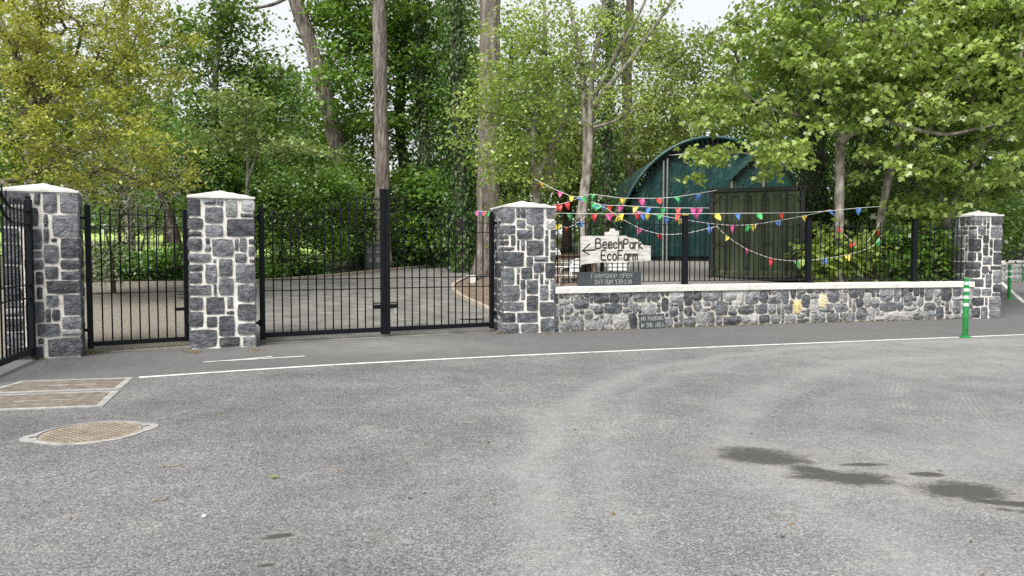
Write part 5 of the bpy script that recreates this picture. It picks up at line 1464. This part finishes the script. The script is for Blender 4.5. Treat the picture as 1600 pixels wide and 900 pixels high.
tree('forked_sycamore', 'crooked small sycamore beside the last railing post', [(TP([(1468, 18.9), (1470, 400, 18.9), (1478, 345, 18.9), (1490, 310, 18.9), (1528, 240, 18.8), (1580, 160, 18.7), (1640, 90, 18.6)]), [.11, .105, .095, .08, .07, .05, .02]),
     ([D(1480, 340, 18.9), D(1468, 290, 18.9), D(1452, 240, 18.9)], [.05, .04, .02])],
     [E(1540, 170, 19, 110, 70, 1.5), E(1480, 280, 18.9, 70, 45, .9), E(1600, 120, 19, 90, 90, 1.5), E(1450, 340, 18.7, 40, 40, .6), E(1560, 285, 19.4, 60, 28, .8)], 200, 34, .30, .118, PALM, MAT['lf_lime'], MAT['bark_smooth'], seed=15, flat=.42, tilt=.85, droop=.8)

# the largest looking leaves of the front sycamore stand as single leaves
root, b0, P0 = TREES['front_sycamore']
vis = P0[(P0[:, 1] > 14)]
ppx = 800 + vis[:, 0] / vis[:, 1] * FPX; ppy = 398 - (vis[:, 2] - CAMH) / vis[:, 1] * FPX
ok_ = vis[(ppx > 1080) & (ppx < 1590) & (ppy > 10) & (ppy < 300)]
ok_ = ok_[np.argsort(ok_[:, 1])][:300]
lv = leaf_mesh('leaf', np.zeros((1, 3)), np.array([.14]), PALM, frames=(np.array([[1., 0, 0]]), np.array([[0, -1., 0]]), np.array([[0, 0, 1.]])))
lv.materials.append(MAT['lf_lime'])
h, s, nn = leaf_frames(len(ok_), .75, .75)
for i in range(len(ok_)):
    o = bpy.data.objects.new('leaf', lv); C.objects.link(o); o.parent = root
    M_ = Matrix(((h[i][0], -s[i][0], nn[i][0]), (h[i][1], -s[i][1], nn[i][1]), (h[i][2], -s[i][2], nn[i][2])))
    o.location = tuple(ok_[i] - b0 + np.array([0, -.03, .02])); o.rotation_euler = M_.to_euler(); k = rng.uniform(.8, 1.2); o.scale = (k, k, k)

# --- ivy clad trunks
def ivy(root, pts, rads, n, o, spread=.22, size=.09):
    P = np.array([tuple(p) for p in pts]); d = np.concatenate([[0], np.cumsum(np.linalg.norm(np.diff(P, axis=0), axis=1))])
    t = rng.uniform(0, d[-1], n); c = np.stack([np.interp(t, d, P[:, i]) for i in range(3)], 1); r = np.interp(t, d, rads)
    az = rng.uniform(0, 2 * PI, n); bulge = .5 + .9 * np.abs(np.sin(t * 1.7 + 2 * np.sin(az * 2)))
    out = np.stack([np.cos(az), np.sin(az), np.zeros(n)], 1)
    q = c + out * (r + np.abs(rng.normal(0, spread, n)) * bulge)[:, None]
    h = unit(np.stack([rng.normal(0, .5, n), rng.normal(0, .5, n), -np.ones(n)], 1) + out * .3)
    nn = unit(out + rng.normal(0, .35, (n, 3)) + np.array([0, 0, .35])); s = unit(np.cross(h, nn)); nn = np.cross(s, h)
    put('ivy', leaf_mesh('ivy', q - o, size, OVAL, frames=(h, s, nn)), MAT['lf_dark'], root)
def ivy_tree(label, path, rads, n, spread, es=None, lm='lf_dark', size=.10):
    pts = TP(path); t = tree('ivy_clad_tree', label, [(pts, rads)], es or [], 60, 60, .5, .12, OVAL, MAT[lm], MAT['bark_dark'], 'ivy clad trunks', seed=int(path[0][0]))
    ivy(t, pts, rads, n, np.array(tuple(pts[0])), spread, size); return t
ivy_tree('thick ivy clad trunk just right of the container', [(1272, 21.8), (1272, 330, 21.8), (1268, 200, 21.8), (1270, 60, 21.8), (1275, -120, 21.8)], [.42, .38, .34, .3, .2], 9500, .26)
ivy_tree('tall ivy column between the two pale sycamore trunks', [(1345, 22.5), (1346, 330, 22.5), (1350, 210, 22.5), (1352, 100, 22.5), (1356, -60, 22.5)], [.3, .28, .25, .2, .12], 9500, .42)
ivy_tree('ivy column behind the leaning sycamore trunk', [(1415, 23), (1418, 330, 23), (1425, 200, 23), (1428, 80, 23)], [.3, .28, .25, .15], 8000, .45)
ivy_tree('dark ivy column left of the broad pine', [(722, 31), (722, 330, 31), (716, 230, 31), (712, 130, 31), (715, 0, 31), (716, -120, 31)], [.3, .28, .26, .22, .18, .1], 9000, .5, size=.14)
ivy_tree('brown stemmed ivy tree between the straight pine and the broad pine', [(668, 34), (668, 330, 34), (662, 200, 34), (655, 90, 34), (660, -40, 34)], [.3, .28, .26, .2, .12], 5000, .35, size=.13)
ivy_tree('distant ivy trunk behind the pale twin trunks', [(945, 30), (948, 330, 30), (950, 240, 30), (950, 130, 30), (955, 0, 30)], [.2, .19, .17, .15, .1], 4500, .35, size=.13)

# --- shrubs: each a stemmed bush with a leafy body
def shrub(label, es, n, size, shape, lm, stem_px, d, seed=0, ncl=70, rad=.45, flat=.7, tilt=.9, group='woodland shrubs', name='shrub', droop=.35, shell=.4, bark='bark_dark'):
    base = gpt(stem_px, d)
    b = np.array(tuple(base)); root = thing(name, label, 'shrub', tuple(b), 0, group)
    cl = sample_E(es, ncl, shell)
    gz = np.array([tz(c[0], c[1]) for c in cl]); cl[:, 2] = np.maximum(cl[:, 2], gz + .12)
    trunks = [([base, base + Vector((rng.uniform(-.3, .3), rng.uniform(-.2, .2), .9)), base + Vector((rng.uniform(-.6, .6), 0, 1.8))], [.06, .045, .02])]
    put('stem', tubes_mesh('stem', [(np.array([tuple(p) for p in trunks[0][0]]) - b, np.array(trunks[0][1]))] + [(p - b, r) for p, r, _ in grow(trunks, cl, .006, seed=seed)]), MAT[bark], root)
    P = cluster_leaves(cl, max(1, n // ncl), rad, flat)
    g2 = np.array([tz(c[0], c[1]) for c in P]); P[:, 2] = np.maximum(P[:, 2], g2 + .1)
    put('foliage', leaf_mesh('foliage', P - b, size, shape, tilt, droop), MAT[lm], root)
    TREES[label] = (root, b, P)
    return root
shrub('dense mid green shrub directly right of the footgate pillar', [E(430, 360, 26.5, 45, 75, 1.5), E(440, 300, 27, 60, 40, 1.5)], 9000, .13, OVAL, 'lf_mid', 430, 26.5, 1, 90, .5)
shrub('bright green shrub behind the left leaf of the double gate', [E(500, 350, 28.5, 45, 75, 1.5), E(520, 300, 28.5, 40, 40, 1.3)], 9000, .13, OVAL, 'lf_vivid', 500, 28.5, 2, 90, .5)
shrub('dark shrub below the leaning pine', [E(555, 350, 31.8, 45, 70, 1.4), E(540, 280, 32, 45, 45, 1.4)], 8000, .15, OVAL, 'lf_mid', 552, 31.8, 3, 80, .55)
shrub('large leaved green shrub right of the meeting posts', [E(648, 360, 33.5, 45, 55, 1.4), E(660, 300, 33.5, 40, 40, 1.3)], 5200, .24, OVAL, 'lf_vivid', 648, 33.5, 4, 90, .6)
shrub('dark green shrub at the bend of the driveway', [E(705, 355, 36.5, 45, 65, 1.6), E(720, 290, 36.5, 45, 50, 1.5)], 8000, .17, OVAL, 'lf_dark', 705, 36.5, 5, 80, .6)
shrub('dark shrub rising behind the footgate pillar', [E(350, 330, 26, 60, 75, 1.5), E(330, 270, 26, 60, 55, 1.5)], 9000, .14, OVAL, 'lf_mid', 345, 26, 6, 90, .5)
shrub('dark evergreen mass behind the mid green sycamore', [E(460, 240, 36, 80, 90, 3), E(400, 300, 36, 90, 90, 3)], 9000, .2, OVAL, 'lf_dark', 440, 36, 7, 100, .8)
shrub('dark evergreen mass left of the straight pine', [E(560, 250, 39, 70, 110, 3), E(600, 330, 39, 70, 80, 3)], 9000, .2, OVAL, 'lf_dark', 575, 39, 8, 100, .8)
shrub('dark evergreen mass right of the straight pine', [E(680, 270, 41, 80, 110, 3), E(740, 330, 41, 70, 90, 3)], 10000, .2, OVAL, 'lf_dark', 690, 41, 9, 100, .8)
hw = shrub('hawthorn with white blossom hanging behind the footgate', [E(190, 330, 19.5, 55, 55, 1.2), E(170, 400, 19.5, 35, 40, .9), E(235, 270, 19.5, 60, 40, 1.2), E(150, 270, 19.6, 60, 50, 1.2)], 5200, .075, OVAL, 'lf_olive', 178, 19.6, 10, 90, .4)
r_, b_, P_ = TREES['hawthorn with white blossom hanging behind the footgate']
sel = P_[rng.choice(len(P_), 3800, False)] + rng.normal(0, .05, (3800, 3))
put('blossom', leaf_mesh('blossom', sel - b_, .075, OVAL, 1.2), MAT['blossom'], r_)
shrub('green undergrowth along the gravel path beyond the footgate', [E(235, 412, 24.3, 60, 24, 1.2), E(180, 408, 24.3, 40, 26, 1.0), E(280, 410, 24.6, 40, 26, 1.0)], 9000, .11, DIAM, 'lf_grass', 232, 24.3, 11, 80, .3, name='undergrowth')
shrub('green undergrowth edging the kerb behind the left gate leaf', [E(420, 425, 25.3, 40, 14, .7), E(470, 420, 27.3, 40, 14, .7)], 4500, .11, DIAM, 'lf_grass', 440, 26, 12, 60, .25, name='undergrowth')
tree('dark_leaning_trunk', 'dark crooked trunk seen through the right half of the footgate', [(TP([(279, 24.6), (276, 385, 24.6), (268, 345, 24.6), (258, 320, 24.6), (240, 280, 24.6), (225, 220, 24.6)]), [.2, .18, .16, .13, .09, .04])],
     [E(240, 230, 24.6, 80, 50, 2), E(290, 250, 24.6, 50, 40, 1.5)], 60, 60, .5, .11, OVAL, MAT['lf_mid'], MAT['bark_dark'], seed=31)
tree('grey_slim_trunk', 'slim grey trunk standing behind the left half of the footgate', [(TP([(206, 27), (205, 370, 27), (200, 340, 27), (196, 250, 27), (200, 120, 27), (196, -40, 27)]), [.16, .15, .14, .12, .1, .05])],
     [E(200, 110, 27, 90, 80, 2.5), E(180, 210, 27, 80, 60, 2.2)], 100, 55, .6, .13, OVAL, MAT['lf_mid'], MAT['bark_smooth'], seed=32)
# right hand shrubs behind the railing
shrub('broad leaved light green shrub behind the railing under the front sycamore', [E(1290, 390, 18.6, 30, 50, .6), E(1340, 400, 18.8, 40, 40, .7)], 900, .16, PALM, 'lf_lime', 1300, 18.7, 13, 60, .32, bark='bark_twig')
shrub('pale broad leaved shrub right of the pale leaning trunk', [E(1420, 395, 18.7, 50, 45, .7), E(1395, 360, 18.9, 30, 30, .5)], 1000, .16, PALM, 'lf_vivid', 1420, 18.7, 14, 60, .32, bark='bark_twig')
shrub('dark shrub behind the sycamore trunks', [E(1340, 350, 21.6, 70, 75, 1.0), E(1440, 350, 22, 60, 75, 1.0)], 9500, .12, OVAL, 'lf_mid', 1380, 21.8, 15, 90, .5)
shrub('low dark undergrowth at the end of the railing', [E(1480, 420, 18.9, 40, 22, .6), E(1440, 432, 18.5, 50, 12, .5)], 2800, .10, OVAL, 'lf_mid', 1470, 18.8, 16, 50, .3, name='undergrowth')
shrub('deep green bush behind the far right pillar', [E(1540, 330, 24.5, 70, 60, 1.5), E(1500, 370, 24, 50, 50, 1.2)], 9000, .13, OVAL, 'lf_mid', 1530, 24.5, 17, 90, .5)
shrub('yellow green bush at the right edge above the far fence', [E(1610, 320, 37, 70, 70, 3), E(1660, 280, 37, 80, 90, 3)], 8000, .2, OVAL, 'lf_lime', 1625, 37, 18, 90, .8)
shrub('low lime leaved shoots at the left foot of the thin leaning tree', [E(815, 350, 22, 40, 45, .8)], 2500, .12, OVAL, 'lf_lime', 815, 22, 19, 40, .35)

# --- trees of the back row
def back_tree(label, px, d, es, lm, n=90, per=110, size=.24, rad=1.0, r=.3, seed=0, sh=DIAM, top=60):
    tree('woodland_tree', label, [(TP([(px, d), (px + 3, 250, d), (px - 4, 150, d), (px, top, d)]), [r, r * .9, r * .7, r * .35])], es, n, per, rad, size, sh, MAT[lm], MAT['bark_dark'], 'back row of woodland trees', seed=seed, flat=.6)
back_tree('tall mid green tree far behind the golden tree', 110, 44, [E(110, 150, 44, 110, 110, 4), E(60, 240, 44, 90, 90, 4)], 'lf_mid', seed=41)
back_tree('dense back row tree left of the footgate pillar', 265, 46, [E(265, 200, 46, 90, 70, 4), E(300, 260, 46, 80, 70, 4)], 'lf_mid', seed=42, top=140)
back_tree('dense back row tree left of the leaning pine', 430, 48, [E(440, 150, 48, 60, 60, 4), E(400, 220, 48, 80, 80, 4)], 'lf_mid', seed=43, top=120)
back_tree('brownish feathery conifer right of the vivid sycamore', 700, 52, [E(720, 60, 52, 50, 80, 4), E(700, 170, 52, 60, 90, 4)], 'lf_olive', seed=44, top=10)
back_tree('mid green back row tree between the broad pine and the thin tree', 800, 48, [E(800, 130, 48, 60, 110, 4), E(830, 260, 48, 70, 90, 4)], 'lf_mid', seed=45)
back_tree('dark conifer behind the pale twin trunk', 885, 46, [E(885, 150, 46, 35, 80, 3), E(890, 260, 46, 50, 80, 3)], 'lf_dark', seed=46, n=60)
back_tree('olive back row tree above the tunnel roof', 1060, 50, [E(1060, 240, 50, 80, 60, 4), E(1100, 180, 50, 70, 70, 4), E(1060, 90, 50, 70, 60, 4), E(1000, 60, 50, 50, 60, 4)], 'lf_olive', n=130, per=85, seed=47, top=150)
back_tree('lime back row tree behind the front sycamore', 1190, 44, [E(1180, 150, 44, 70, 80, 4), E(1260, 160, 44, 90, 100, 4)], 'lf_vivid', seed=48)
back_tree('dense back row tree behind the ivy columns', 1360, 36, [E(1360, 150, 36, 110, 150, 4), E(1430, 240, 36, 90, 120, 3)], 'lf_mid', seed=49, n=120)
back_tree('dense back row tree behind the far right pillar', 1520, 34, [E(1510, 130, 34, 110, 150, 4), E(1570, 230, 34, 80, 90, 3)], 'lf_mid', seed=50, n=120)
back_tree('tall back row tree at the right edge', 1640, 40, [E(1640, 120, 40, 110, 150, 4)], 'lf_vivid', seed=51, n=100)
back_tree('tall back row tree at the left edge', -60, 40, [E(-50, 130, 40, 120, 160, 5)], 'lf_mid', seed=52, n=100)

# --- the wood beyond, one mass
n = 60000
x = rng.uniform(-62, 48, n); y = rng.uniform(62, 84, n)
hgt = 7.5 + 2.6 * np.sin(x * .23 + 1) + 1.8 * np.sin(x * .57) + 1.2 * np.sin(x * 1.3 + y)
hgt = hgt + 4.5 * np.exp(-((x - 13) / 9) ** 2)
gap = np.clip((x + 34) / 6, 0, 1) * np.clip((-12 - x) / 6, 0, 1)         # thinner over the lawn
z = np.array([tz(min(a, 30), b) for a, b in zip(x, y)])
zz = z + .2 + rng.uniform(0, 1, n) ** .8 * hgt
P = np.stack([x, y, zz], 1)
wo = put('distant_woodland', leaf_mesh('distant_woodland', P, .55, DIAM, 1.0), MAT['lf_mid'])
tag(wo, 'distant mass of woodland foliage closing the view behind the trees', 'woodland', None, 'stuff')

# ================================================================== SMALL LITTER
MAT['twig'] = simple('dry_twig', [(.3, (.16, .12, .08)), (.7, (.36, .30, .22))], 20, .9, world=True)
MAT['litter_leaf'] = leafmat('fallen_leaf', [(.1, (.05, .035, .02)), (.5, (.16, .11, .05)), (.9, (.34, .30, .14))], .1)
n = 420
x = rng.uniform(-9, 11, n); y = rng.uniform(3.2, 14.5, n)
keep = y < np.array([F(a) - .5 for a in x])
P = np.stack([x, y, np.full(n, .010)], 1)[keep]
nn = len(P); az = rng.uniform(0, 2 * PI, nn)
h = np.stack([np.cos(az), np.sin(az), np.zeros(nn)], 1); up = unit(np.stack([rng.normal(0, .15, nn), rng.normal(0, .15, nn), np.ones(nn)], 1)); s = unit(np.cross(h, up)); h = np.cross(up, s)
o = put('leaf_litter', leaf_mesh('leaf_litter', P, rng.uniform(.012, .04, nn), OVAL, frames=(h, s, up)), MAT['litter_leaf'])
tag(o, 'tiny scattered dry leaf scraps on the asphalt', 'litter', None, 'stuff')
# drift of leaves at the pillar and wall feet
pts = []
for k in range(1500):
    xx = rng.uniform(1, 10.5); pts.append((xx, W(xx) - abs(rng.normal(0, .05)) - .03, .008 + rng.uniform(0, .01)))
for (ax_, ay_, sd_, cn) in ((140, 550, 10, 320), (300, 549, 7, 120), (400, 546, 6, 60), (780, 520, 6, 90), (855, 521, 8, 60), (60, 560, 8, 80)):
    for k in range(cn):
        q = G(ax_ + rng.normal(0, sd_), ay_ + abs(rng.normal(0, 1.6))); pts.append((q.x, q.y, .012))
P = np.array(pts); nn = len(P); az = rng.uniform(0, 2 * PI, nn)
h = np.stack([np.cos(az), np.sin(az), np.zeros(nn)], 1); up = unit(np.stack([rng.normal(0, .3, nn), rng.normal(0, .3, nn), np.ones(nn)], 1)); s = unit(np.cross(h, up)); h = np.cross(up, s)
o = put('leaf_drift', leaf_mesh('leaf_drift', P, rng.uniform(.015, .045, nn), OVAL, frames=(h, s, up)), MAT['litter_leaf'])
tag(o, 'thin drift of dry leaf crumbs along the foot of the wall', 'litter', None, 'stuff')
for (px, py, L, a, lab) in ((265, 730, .16, .3, 'small curled twig on the asphalt left of centre'), (250, 783, .12, .8, 'pale broken twig on the asphalt below the curled twig')):
    q = G(px, py); t = MB().tube([(-L / 2, 0, .006), (-L / 6, .012, .008), (L / 6, -.008, .008), (L / 2, .03, .006)], .0035, 5).obj('twig', MAT['twig'], None, (q.x, q.y, 0), (0, 0, a))
    tag(t, lab, 'twig', 'twigs on the asphalt')
q = G(319, 808); rk = rock_mesh(.022, .018, .013, random.Random(1), .003, .2); rk.name = 'pebble'
tag(put('pebble', rk, MAT['white_paint'], None, (q.x, q.y, .008)), 'small white pebble lying on the asphalt', 'pebble')
q = G(420, 748); lf = leaf_mesh('fallen_green_leaf', np.zeros((1, 3)), np.array([.07]), OVAL, frames=(np.array([[1., .2, 0]]), np.array([[.2, -1., 0]]), np.array([[0, 0, 1.]])))
tag(put('fallen_leaf', lf, MAT['lf_lime'], None, (q.x, q.y, .02)), 'fallen green leaf scrap on the asphalt', 'leaf')

print('tris', sum(len(p.vertices) - 2 for me in bpy.data.meshes for p in me.polygons) if False else len(bpy.data.objects))
